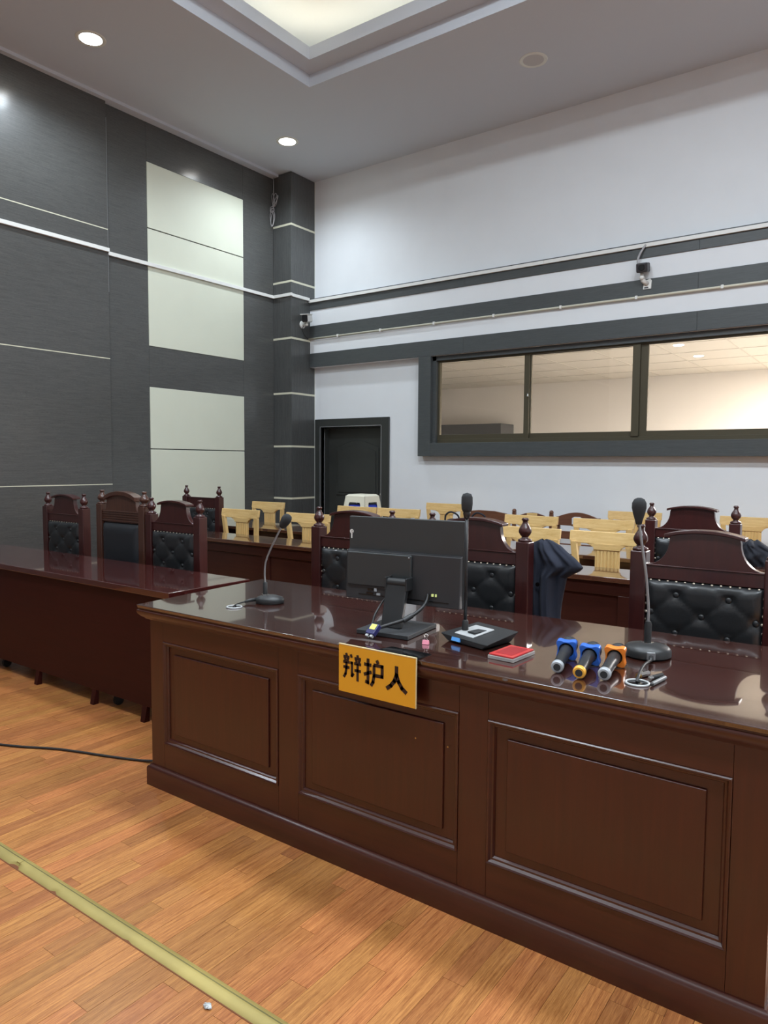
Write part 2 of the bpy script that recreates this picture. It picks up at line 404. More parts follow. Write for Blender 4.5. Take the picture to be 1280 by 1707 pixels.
# ceiling with stepped tray
OX0, OX1, OY0, OY1 = -5.10, 3.0, -3.6, 5.69     # outer step
LX0, LX1, LY0, LY1 = -4.912, 2.81, -3.41, 5.482  # lip
UX0, UX1, UY0, UY1 = -5.45, 3.35, -3.95, 6.03     # upper recess
ZS1, ZLIP, ZU = 5.32, 5.44, 5.74
def ring(mb, a, b, z0, z1):
    (ax0, ax1, ay0, ay1), (bx0, bx1, by0, by1) = a, b     # a outer, b inner
    mb.box(ax0, bx0, ay0, ay1, z0, z1); mb.box(bx1, ax1, ay0, ay1, z0, z1)
    mb.box(bx0, bx1, ay0, by0, z0, z1); mb.box(bx0, bx1, by1, ay1, z0, z1)
    return mb
ceil = struct(ring(MB(), (XL-0.2, XR+0.2, YN-0.2, YW+0.2), (OX0, OX1, OY0, OY1), ZC, ZS1), 'ceiling', 'ceiling_white', 'white ceiling with a lit stepped tray', 'ceiling')
ring(MB(), (UX0-0.05, UX1+0.05, UY0-0.05, UY1+0.05), (LX0, LX1, LY0, LY1), ZS1, ZS1+0.03).build('tray_soffit', 'ceiling_white', ceil)
ring(MB(), (LX0-0.02, LX1+0.02, LY0-0.02, LY1+0.02), (LX0, LX1, LY0, LY1), ZS1+0.03, ZLIP).build('tray_lip', 'ceiling_white', ceil)
ring(MB(), (UX0-0.05, UX1+0.05, UY0-0.05, UY1+0.05), (UX0, UX1, UY0, UY1), ZS1+0.03, ZU).build('tray_wall', 'ceiling_white', ceil)
MB().box(UX0-0.05, UX1+0.05, UY0-0.05, UY1+0.05, ZU, ZU+0.04).build('tray_top', 'ceiling_white', ceil)
ring(MB(), (LX0-0.16, LX1+0.16, LY0-0.16, LY1+0.16), (LX0-0.12, LX1+0.12, LY0-0.12, LY1+0.12), ZS1+0.035, ZS1+0.06).build('cove_strip_light', 'cove_led', ceil)
for x, y in ADDED_PANELS:  # fixture bodies for the added, unseen tray panels
    t = thing('added_panel_lamp', (x, y, 5.71), 0, 'added flat panel lamp inside the ceiling tray, out of view, lighting the room', 'lamp', 'added panel lamps inside the tray')
    MB().box(-0.6, 0.6, -0.32, 0.32, 0.004, 0.03).build('frame', 'white_metal', t)
    MB().box(-0.56, 0.56, -0.28, 0.28, 0, 0.004).build('diffuser', 'panel_diffuser', t)
# downlights
def downlight(x, y, on, label, group):
    t = thing('downlight', (x, y, ZC), 0, label, 'lamp', group)
    MB().lathe([(0.098, -0.003), (0.118, -0.008), (0.13, -0.004), (0.132, 0), (0.098, 0)], seg=32).build('trim_ring', 'white_metal', t, smooth=True, auto=40)
    MB().lathe([(0.0001, -0.004), (0.098, -0.004), (0.098, -0.001), (0.0001, -0.001)], seg=32).build('lens', 'lamp_on' if on else 'lamp_off', t)
for (x, y), w_ in zip(DOWNS_ON, ('nearest the corner column', 'second from the corner column', 'third from the corner column', 'fourth from the corner column')): downlight(x, y, True, 'lit round recessed downlight along the dark clad wall, '+w_, 'lit downlights')
for x, y in DOWNS_OFF: downlight(x, y, False, 'unlit round recessed downlight in the ceiling by the white wall', 'unlit downlights')

# window with surround, frame, panes
win = thing('window_1', (-2.0, YW, 1.485), 0, 'long observation window with dark surround in the white wall', 'window', None, 'structure')
WORLD[win.name] = Matrix.Identity(4); win.location = (0, 0, 0)
MB().box(-4.928, -4.75, YB, YW, 1.485, 2.692).build('surround', 'band_dark', win, bevel=0.003)
MB().box(-4.749, 1.2, YB, YW, 1.485, 1.645).build('surround', 'band_dark', win, bevel=0.003)
MB().box(0.95, 1.2, YB, YW, 1.646, 2.692).build('surround', 'band_dark', win, bevel=0.003)
MB().box(-4.75, -4.70, YW-0.06, YW+0.02, 1.645, 2.70).build('inner_reveal', 'band_dark', win)
MB().box(-4.75, 0.9, YW-0.06, YW+0.02, 2.64, 2.70).build('inner_reveal', 'band_dark', win)
FY0, FY1 = YW-0.02, YW+0.05
for q_ in ((-4.72, -4.685, FY0, FY1, 1.69, 2.625), (-4.72, 0.95, FY0, FY1, 1.646, 1.69), (-4.72, 0.95, FY0, FY1, 2.625, 2.65), (-2.345, -2.27, FY0-0.015, FY1, 1.69, 2.625), (0.2, 0.27, FY0-0.015, FY1, 1.69, 2.625)):
    MB().box(*q_).build('window_frame', 'alu_bronze', win, bevel=0.002)
def sash(x0, x1, y, wl_, wr, z0=1.69, z1=2.64):
    s = MB().box(x0, x0+wl_, y-0.015, y+0.015, z0, z1).build('sash_stile', 'alu_bronze', win, bevel=0.002)
    MB().box(x1-wr, x1, y-0.015, y+0.015, z0, z1).build('sash_stile', 'alu_bronze', win, bevel=0.002)
    MB().box(x0+wl_, x1-wr, y-0.015, y+0.015, z0, z0+0.055).build('sash_rail', 'alu_bronze', win, bevel=0.002)
    MB().box(x0+wl_, x1-wr, y-0.015, y+0.015, z1-0.02, z1).build('sash_rail', 'alu_bronze', win, bevel=0.002)
    MB().box(x0+wl_-0.003, x1-wr+0.003, y-0.003, y+0.003, z0+0.05, z1-0.015).build('pane', 'glass', win)
    return s
sash(-4.69, -3.50, YW+0.0, 0.012, 0.06); sash(-3.52, -2.345, YW+0.032, 0.03, 0.012); sash(-2.27, 0.2, YW+0.01, 0.075, 0.05)
MB().box(-3.515, -3.50, YW-0.035, YW-0.015, 2.16, 2.19).sphere((-3.505, YW-0.035, 2.16), 0.014, seg=8, rings=6).build('window_lock', 'chrome', win, smooth=True)

# room behind the window
BY1, BZ = 11.88, 2.80
bw = struct(MB().box(-8.2, 4.2, BY1, BY1+0.1, 0, 3.2).box(-8.3, -8.2, YW+0.2, BY1+0.1, 0, 3.2).box(4.2, 4.3, YW+0.2, BY1+0.1, 0, 3.2), 'wall_observation_room', 'backroom_wall', 'beige wall of the room beyond the window', 'wall')
struct(MB().box(-8.2, 4.2, YW+0.2, BY1, -0.1, 0), 'floor_observation_room', 'grey_dark', 'floor of the room beyond the window', 'floor')
bc = struct(MB().box(-8.3, 4.3, YW+0.2, BY1+0.1, BZ+0.03, BZ+0.08), 'ceiling_observation_room', 'backroom_grid', 'suspended tile ceiling of the room beyond the window', 'ceiling')
g = 0.765; tm = MB().box(-g/2+0.009, g/2-0.009, -g/2+0.009, g/2-0.009, 0, 0.02).mesh('ceiling_tile'); tm.materials.append(MATS['backroom_tile'])
gx = -2.47
for i in range(-6, 8):
    for j in range(0, 6):
        x = gx+g*(i+0.5); y = BY1-g*(j+0.5)
        if y-g/2 < YW+0.15: continue
        o = bpy.data.objects.new('ceiling_tile', tm); COL.objects.link(o); o.location = (x, y, BZ); o.parent = bc
for i in range(-6, 8):
    MB().box(gx+g*i-0.009, gx+g*i+0.009, YW+0.2, BY1, BZ-0.004, BZ+0.03).build('ceiling_runner', 'backroom_grid', bc)
for j in range(0, 6):
    MB().box(-8.2, 4.2, BY1-g*j-0.009, BY1-g*j+0.009, BZ-0.004, BZ+0.03).build('ceiling_runner', 'backroom_grid', bc)
for x, y, nm in ((-2.253, 8.97, 'a'), (-2.26, 10.0, 'b')):
    t = thing('small_downlight', (x, y, BZ), 0, 'small round lit downlight in the tile ceiling beyond the window', 'lamp', 'downlights beyond the window')
    MB().lathe([(0.0001, -0.004), (0.05, -0.004), (0.06, 0), (0.0001, 0)], seg=20).build('lens', 'lamp_on', t)
t = thing('light_panel', (0.9, 9.9, BZ-0.03), 0, 'square lit ceiling lamp beyond the window', 'lamp')
MB().box(-0.6, 0.6, -0.6, 0.6, 0.001, 0.01).build('diffuser', 'panel_diffuser', t)
area('observation_room_light', (0.9, 9.9, BZ-0.04), 1.1, 1.1, BACK_W, (1.0, 0.97, 0.95))
tag(MB().box(-8.19, -5.76, BY1-0.5, BY1-0.001, 0, 2.098).build('tall_cabinet', 'grey_dark', bevel=0.006), 'dark grey cabinet against the beige wall beyond the window', 'cabinet')

# door
door = struct(MB().box(-6.686, DX0, YW-0.03, YW+0.06, 0, 1.99).box(DX1, -5.43, YW-0.03, YW+0.06, 0, 1.99).box(DX0, DX1, YW-0.03, YW+0.06, DZ, 1.99), 'door_1', 'door_dark', 'dark wooden door with arched panel beside the corner column', 'door', bevel=0.003)
MB().box(DX0-0.004, DX0+0.006, YW-0.036, YW-0.026, 0, DZ+0.006).box(DX1-0.006, DX1+0.004, YW-0.036, YW-0.026, 0, DZ+0.006).box(DX0-0.004, DX1+0.004, YW-0.036, YW-0.026, DZ-0.004, DZ+0.006).build('frame_bead', 'grey_metal', door)
MB().box(DX0, DX0+0.02, YW+0.06, YW+0.2, 0, DZ).box(DX1-0.02, DX1, YW+0.06, YW+0.2, 0, DZ).box(DX0, DX1, YW+0.06, YW+0.2, DZ-0.02, DZ).build('jamb', 'door_dark', door)
leaf = MB().box(DX0+0.02, DX1-0.02, YW+0.14, YW+0.18, 0.005, DZ-0.02).build('door_leaf', 'door_dark', door, bevel=0.002)
def arch(x0, x1, z0, z1, rise, n=12):
    pts = [(x0, z0), (x1, z0), (x1, z1)]
    for i in range(1, n): t = i/n; pts.append((x1+(x0-x1)*t, z1+rise*math.sin(PI*t)))
    return pts+[(x0, z1)]
MB().prism(arch(DX0+0.16, DX1-0.16, 0.95, 1.60, 0.10), 'xz', YW+0.128, YW+0.142).build('raised_panel', 'door_dark', leaf, bevel=0.008)
MB().prism(arch(DX0+0.20, DX1-0.20, 0.99, 1.55, 0.09), 'xz', YW+0.118, YW+0.13).build('raised_panel', 'door_dark', leaf, bevel=0.008)
MB().box(DX0+0.16, DX1-0.16, YW+0.128, YW+0.142, 0.15, 0.8).build('raised_panel', 'door_dark', leaf, bevel=0.008)
MB().sphere((DX1-0.09, YW+0.1, 0.98), 0.03).tube([(DX1-0.09, YW+0.1, 0.98), (DX1-0.09, YW+0.14, 0.98)], 0.012).build('door_knob', 'chrome', leaf, smooth=True)

# ------------------------------------------------------------------ wall fittings
def trunk(loc, label, boxes):
    t = thing('cable_trunking', loc, 0, label, 'trunking')
    for q_ in boxes: MB().box(*q_).build('trunking_run', 'white_plastic', t, world=True, bevel=0.002)
trunk((XP+0.0, 0, 3.61), 'white cable trunking along the dark pilaster', [(XP+0.0005, XP+0.026, YN+0.01, PY+0.002, 3.612, 3.652)])
trunk((XL, 6.0, 3.59), 'white cable trunking crossing the pale wall panels', [(XL+0.005, XL+0.03, PY+0.003, YCOL-0.027, 3.592, 3.632)])
trunk((XCOL, YCOL, 3.59), 'short white cable trunking bent round the corner column', [(XL+0.001, XCOL+0.026, YCOL-0.0265, YCOL-0.0015, 3.592, 3.632), (XCOL+0.001, XCOL+0.026, YCOL-0.001, YB-0.024, 3.585, 3.625)])
trunk((-3.0, YB, 3.56), 'white cable trunking along the top of the white wall bulkhead', [(a+0.001, c-0.001, YB-0.0225, YB-0.0005, 3.562, 3.60) for a, c in ((-6.709, -5.55), (-5.55, -3.3), (-3.3, -1.0), (-1.0, XR-0.01))])
t = thing('conduit_pipe', (XCOL, YB, 3.075), 0, 'thin cream conduit pipe clipped under the middle dark board', 'pipe')
MB().tube([(XCOL, YB-0.013, 3.076), (XR-0.01, YB-0.013, 3.076)], 0.013, 10).build('pipe', 'conduit', t, world=True, smooth=True)
for x in (-6.2, -5.5, -4.7, -3.9, -3.1, -2.3, -1.5, -0.7):
    MB().box(x-0.012, x+0.012, YB-0.03, YB+0.0, 3.06, 3.095).build('clip', 'white_plastic', t, world=True, bevel=0.003)

# camera on the column side face (plate on face x = XCOL)
t = thing('security_camera', (XCOL, 7.34, 3.27), 0, 'white bullet security camera with black face on the dark column', 'camera')
MB().lathe([(0.0001, 0), (0.05, 0), (0.05, 0.012), (0.035, 0.02), (0.0001, 0.02)], (0, 0, -0.02), 20, Matrix.Rotation(PI/2, 4, 'Y')).build('base_plate', 'white_plastic', t, smooth=True, auto=40)
MB().tube([(0.01, 0, -0.02), (0.07, -0.015, -0.035), (0.095, -0.02, -0.03), (0.1, -0.02, 0.0)], 0.013, 10).sphere((0.1, -0.02, -0.03), 0.02).build('arm', 'white_plastic', t, smooth=True)
dirv = Vector((0.35, -0.93, -0.18)).normalized(); q = dirv.to_track_quat('Z', 'Y').to_matrix().to_4x4()
Mx = Matrix.Translation((0.1, -0.02, 0.05)) @ q
bd = MB().prism([(-0.045, -0.04), (-0.03, -0.052), (0.03, -0.052), (0.045, -0.04), (0.045, 0.04), (0.03, 0.052), (-0.03, 0.052), (-0.045, 0.04)], 'xy', -0.10, 0.07, Mx).build('housing', 'white_plastic', t, bevel=0.006)
MB().prism([(-0.04, -0.036), (-0.027, -0.047), (0.027, -0.047), (0.04, -0.036), (0.04, 0.036), (0.027, 0.047), (-0.027, 0.047), (-0.04, 0.036)], 'xy', 0.07, 0.074, Mx).build('face', 'black_gloss', bd)
MB().box(-0.055, 0.055, 0.05, 0.058, -0.11, 0.09, Mx).build('sun_shield', 'white_plastic', bd)
MB().tube(catmull([(0.03, 0.0, -0.03), (0.03, -0.03, -0.09), (0.02, 0.02, -0.15), (0.03, 0.08, -0.2)]), 0.004, 6).build('lead', 'cable_black', t, smooth=True)
# camera on the bulkhead
t = thing('security_camera', (-2.2, YB, 3.20), 0, 'dark faced square security camera on a white bracket above the window', 'camera')
MB().prism([(-0.04, -0.05), (0.04, -0.05), (0.045, 0.03), (0.03, 0.05), (-0.03, 0.03)], 'xz', -0.012, 0).build('bracket_plate', 'white_plastic', t, bevel=0.003)
MB().box(-0.025, 0.015, -0.0135, -0.0115, -0.042, -0.03).build('plate_slot', 'black_matte', t)
MB().tube([(0.0, -0.006, 0.0), (-0.03, -0.05, 0.03), (-0.035, -0.07, 0.06), (-0.035, -0.075, 0.10)], [0.026, 0.022, 0.02, 0.016], 10).sphere((-0.035, -0.07, 0.055), 0.026).build('arm', 'white_plastic', t, smooth=True)
dirv = Vector((0.05, -0.97, -0.22)).normalized(); q = dirv.to_track_quat('Z', 'Y').to_matrix().to_4x4()
Mx = Matrix.Translation((-0.02, -0.09, 0.145)) @ q
bd = MB().box(-0.055, 0.055, -0.045, 0.045, -0.07, 0.06, Mx).build('housing', 'cam_dark', t, bevel=0.014, seg=3)
MB().lathe([(0.0001, 0.063), (0.028, 0.063), (0.034, 0.058), (0.034, 0.05), (0.0001, 0.05)], seg=20, M=Mx).build('lens', 'black_gloss', bd, smooth=True, auto=40)
MB().tube(catmull([(-0.07, -0.07, 0.17), (-0.085, -0.045, 0.25), (-0.06, -0.03, 0.32), (-0.02, -0.02, 0.385)]), 0.011, 8).build('lead', 'cable_grey', t, smooth=True)

# coiled cable hanging by the column
pts = [(0, 0, 0.0), (0, 0, -0.28)]
t = thing('coiled_cable', (-6.995, 7.09, ZC), 0, 'bundle of thin grey cable hanging from the ceiling beside the column', 'cable')
MB().tube([(0, 0, -0.001), (0.004, 0, -0.15), (0, 0, -0.27)], 0.004, 6).build('drop', 'cable_grey', t, smooth=True)
cl = MB()
for k, (cx_, cz_, rx_, rz_, tl) in enumerate(((0.03, -0.33, 0.035, 0.08, 0.3), (0.0, -0.33, 0.03, 0.085, -0.1), (0.045, -0.35, 0.03, 0.075, 0.6), (0.0, -0.58, 0.035, 0.10, 0.05), (-0.01, -0.56, 0.022, 0.11, -0.1), (0.0, -0.45, 0.025, 0.03, 0.5), (0.005, -0.47, 0.03, 0.02, -0.4))):
    P_ = []
    for i in range(20):
        a = 2*PI*i/20; x = rx_*math.cos(a); z = rz_*math.sin(a)
        P_.append((cx_+x*math.cos(tl)-z*math.sin(-tl), -0.012*math.sin(a+k)-0.01*k*0.5, cz_+x*math.sin(-tl)+z*math.cos(tl)))
    cl.tube(P_, 0.0045, 6, closed=True)
cl.build('coil', 'cable_grey', t, smooth=True)

# ------------------------------------------------------------------ panelled desk
DH = 0.787
desk = thing('panelled_desk', (-1.42, 2.28, 0), 0, 'dark red brown desk with three raised front panels and glossy top', 'desk')
def D(mb, name, mat, par=None, **k): return mb.build(name, mat, par or desk, world=True, **k)
BX0, BX1, BYF, BYB = -2.60, -0.222, 1.883, 2.55
def sweep(profile, path):
    """profile: (out, z) pairs; path: list of (x,y, nx,ny) corners with mitred outward direction"""
    vs = []; fs = []; n = len(profile)
    for (x, y, ox, oy) in path:
        for o_, z in profile: vs.append((x+ox*o_, y+oy*o_, z))
    for i in range(len(path)-1):
        for k in range(n):
            k2 = (k+1) % n
            fs.append((i*n+k, i*n+k2, (i+1)*n+k2, (i+1)*n+k))
    fs.append(tuple(range(n))); fs.append(tuple((len(path)-1)*n+k for k in range(n))[::-1])
    return MB().add(vs, fs)
# worktop slab with moulded edge
TXL0, TXL1, TX1 = -2.655, -2.72, -0.165
D(MB().hexa([(TXL0+0.004, 1.857, 0.772), (TX1, 1.857, 0.772), (TX1, 2.72, 0.772), (TXL1+0.004, 2.66, 0.772),
             (TXL0, 1.853, DH), (TX1+0.004, 1.853, DH), (TX1+0.004, 2.724, DH), (TXL1, 2.664, DH)]), 'worktop', 'desk_top', bevel=0.003)
edge = [(-0.06, 0.724), (-0.028, 0.724), (-0.024, 0.730), (-0.012, 0.738), (-0.003, 0.749), (0.0, 0.758), (-0.001, 0.764), (-0.008, 0.768), (-0.008, 0.773), (-0.06, 0.773)]
D(sweep(edge, [(TXL1, 2.64, -1, 0), (TXL0, 1.853, -1, -1), (TX1, 1.853, 1, -1), (TX1, 2.70, 1, 0)]), 'worktop_moulding', 'desk_rail', smooth=True, auto=30)
# carcass behind the face frame
D(MB().box(BX0+0.002, BX1-0.002, BYF+0.022, BYF+0.03, 0.08, 0.73), 'backing_board', 'desk_front')
D(MB().box(BX0, BX0+0.022, BYF+0.022, BYB, 0.02, 0.73), 'end_panel', 'desk_front', bevel=0.002)
D(MB().box(BX1-0.022, BX1, BYF+0.022, BYB, 0.02, 0.73), 'end_panel', 'desk_front', bevel=0.002)
PX = [(-2.513, -1.842), (-1.743, -1.078), (-0.978, -0.312)]
PZ0, PZ1 = 0.200, 0.640
for a, c in ((BX0, PX[0][0]), (PX[0][1], PX[1][0]), (PX[1][1], PX[2][0]), (PX[2][1], BX1)):
    D(MB().box(a+0.0006, c-0.0006, BYF, BYF+0.022, 0.085, 0.735), 'stile', 'desk_front', bevel=0.0012)
for a, c in PX:
    D(MB().box(a, c, BYF, BYF+0.022, PZ1, 0.735), 'rail', 'desk_rail', bevel=0.0012)
    D(MB().box(a, c, BYF, BYF+0.022, 0.085, PZ0), 'rail', 'desk_rail', bevel=0.0012)
def rect_frame(x0, x1, z0, z1, prof):
    """moulding around a rectangle on the front face; prof: (inset, y) pairs"""
    vs = []; fs = []; n = len(prof)
    for (x, z, sx, sz) in ((x0, z0, 1, 1), (x1, z0, -1, 1), (x1, z1, -1, -1), (x0, z1, 1, -1)):
        for i_, y in prof: vs.append((x+sx*i_, y, z+sz*i_))
    for i in range(4):
        j = (i+1) % 4
        for k in range(n):
            k2 = (k+1) % n; fs.append((i*n+k, j*n+k, j*n+k2, i*n+k2))
    return MB().add(vs, fs)
for a, c in PX:
    D(rect_frame(a, c, PZ0, PZ1, [(0, BYF+0.02), (0, BYF-0.003), (0.003, BYF-0.006), (0.008, BYF-0.004), (0.013, BYF+0.004), (0.018, BYF+0.005), (0.022, BYF+0.012), (0.022, BYF+0.02)]), 'panel_moulding', 'desk_rail', smooth=True, auto=25)
    p = D(MB().box(a+0.02, c-0.02, BYF+0.014, BYF+0.022, PZ0+0.02, PZ1-0.02), 'panel_field', 'desk_front')
    q0, q1, r0, r1 = a+0.058, c-0.058, PZ0+0.048, PZ1-0.048
    f = 0.012
    D(MB().hexa([(q0, BYF+0.0145, r0), (q1, BYF+0.0145, r0), (q1, BYF+0.0145, r1), (q0, BYF+0.0145, r1),
                 (q0+0.002, BYF+0.006, r0+0.002), (q1-0.002, BYF+0.006, r0+0.002), (q1-0.002, BYF+0.006, r1-0.002), (q0+0.002, BYF+0.006, r1-0.002)]), 'raised_panel', 'desk_front', bevel=0.003)
plp = [(-0.03, 0), (0.017, 0), (0.017, 0.076), (0.014, 0.082), (0.008, 0.086), (0.004, 0.092), (-0.03, 0.092)]
D(sweep(plp, [(BX0, 2.5, -1, 0), (BX0, BYF, -1, -1), (BX1, BYF, 1, -1), (BX1, 2.5, 1, 0)]), 'plinth', 'desk_rail', smooth=True, auto=30)
for x in (-1.42-0.06, -1.42+0.06): D(MB().sphere((x+0.24, BYF+0.0062, 0.52), 0.003, 0.001, 0.003, 8, 6), 'screw_cap', 'brass', smooth=True)

# ------------------------------------------------------------------ plain side table
st = thing('side_table', (-4.4, 2.55, 0), 0, 'plain glossy dark red table on short legs beside the panelled desk', 'table')
def S(mb, name, mat, **k): return mb.build(name, mat, st, world=True, **k)
S(MB().box(-5.95, -3.02, 2.30, 2.86, 0.695, 0.73), 'tabletop', 'side_red', bevel=0.004)
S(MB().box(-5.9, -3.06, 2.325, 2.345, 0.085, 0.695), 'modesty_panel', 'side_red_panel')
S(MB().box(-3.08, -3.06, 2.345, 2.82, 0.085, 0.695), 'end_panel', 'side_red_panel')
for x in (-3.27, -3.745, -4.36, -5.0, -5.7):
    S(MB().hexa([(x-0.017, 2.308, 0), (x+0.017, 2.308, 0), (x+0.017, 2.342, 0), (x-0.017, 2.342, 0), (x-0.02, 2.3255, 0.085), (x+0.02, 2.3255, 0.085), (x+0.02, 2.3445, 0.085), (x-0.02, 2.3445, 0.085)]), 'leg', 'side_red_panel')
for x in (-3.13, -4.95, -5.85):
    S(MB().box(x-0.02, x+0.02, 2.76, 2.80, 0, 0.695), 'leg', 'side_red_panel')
for x in (-3.62, -4.9):
    S(MB().lathe([(0.006, -0.012), (0.028, -0.012), (0.03, -0.008), (0.03, 0.008), (0.028, 0.012), (0.006, 0.012)], (x, 2.40, 0.03), 16, Matrix.Rotation(PI/2, 4, 'Y')).box(x-0.018, x+0.018, 2.38, 2.42, 0.05, 0.09), 'caster', 'rubber', smooth=True, auto=40)

# ------------------------------------------------------------------ audience tables
def audience_table(y0, y1, x0, x1, zt, label, npan):
    t = thing('audience_table', ((x0+x1)/2, (y0+y1)/2, 0), 0, label, 'table')
    def A(mb, n, m, **k): return mb.build(n, m, t, world=True, **k)
    A(MB().box(x0, x1, y0, y1, zt-0.03, zt), 'tabletop', 'audience_top', bevel=0.004)
    A(MB().box(x0+0.03, x1-0.03, y0+0.035, y0+0.05, 0.05, zt-0.03), 'front_board', 'audience_dark')
    A(MB().box(x0+0.03, x1-0.03, y0+0.02, y0+0.035, zt-0.11, zt-0.03), 'front_rail', 'audience_dark', bevel=0.002)
    A(MB().box(x0+0.03, x1-0.03, y0+0.02, y0+0.035, 0.0, 0.13), 'front_rail', 'audience_dark', bevel=0.002)
    L = (x1-x0-0.06)
    for i in range(npan+1):
        x = x0+0.03+L*i/npan
        A(MB().box(max(x-0.04, x0+0.03), min(x+0.04, x1-0.03), y0+0.02, y0+0.035, 0.13, zt-0.11), 'front_stile', 'audience_dark', bevel=0.002)
        A(MB().box(max(x-0.012, x0+0.03), min(x+0.012, x1-0.03), y0+0.05, y1-0.21, 0.0, zt-0.03), 'leg_panel', 'audience_dark')
audience_table(4.22, 4.62, -6.3, -0.3, 0.73, 'long dark brown audience table directly behind the tall leather chairs', 6)
audience_table(5.15, 5.72, -6.5, -0.5, 0.73, 'long dark brown audience table standing further towards the white wall', 6)

# ------------------------------------------------------------------ court chairs
HW = 0.255
def crest_poly(variant):
    pts = []
    if variant == 'plain':
        apex, endz, ew, nw, nz = 0.045, -0.040, 0.190, 0.176, -0.03
    else:
        apex, endz, ew, nw, nz = 0.0, -0.022, 0.152, 0.134, -0.045
    return apex, endz, ew, nw, nz
FIN = [(0.0305, 0), (0.033, 0.004), (0.031, 0.010), (0.018, 0.016), (0.015, 0.022), (0.024, 0.032), (0.0295, 0.043), (0.030, 0.052), (0.025, 0.066), (0.015, 0.082), (0.0115, 0.091), (0.0125, 0.096), (0.0165, 0.100), (0.0165, 0.105), (0.012, 0.110), (0.0001, 0.111)]
def tuft_pad(x0, x1, z0, z1, yb, buttons):
    def fn(u, v):
        x = x0+(x1-x0)*u; z = z0+(z1-z0)*v
        e = min(u, 1-u)*(x1-x0); e2 = min(v, 1-v)*(z1-z0)
        d = 0.030*min(1, (min(e, e2)/0.035))**0.5
        for bx, bz in buttons:
            r2 = (x-bx)**2+(z-bz)**2
            d -= 0.014*math.exp(-r2/0.0006)
        # diamond creases between neighbouring buttons
        a = ((x)/0.2+(z-0.866)/0.158); b_ = ((x)/0.2-(z-0.866)/0.158)
        for q_ in (a-0.5, b_-0.5):
            w_ = abs(q_-round(q_)); d -= 0.0035*math.exp(-(w_/0.045)**2)
        return (x, yb-max(d, 0.0), z)
    m = MB(); nu, nv = 44, 42
    m.grid(fn, nu, nv)
    m.box(x0, x1, yb, yb+0.012, z0, z1)
    return m
BUT = [(-0.1, 0.866), (0.1, 0.866), (-0.2, 0.787), (0, 0.787), (0.2, 0.787), (-0.1, 0.708), (0.1, 0.708), (-0.2, 0.629), (0, 0.629), (0.2, 0.629), (-0.1, 0.55), (0.1, 0.55)]
BUTTON_ME = None
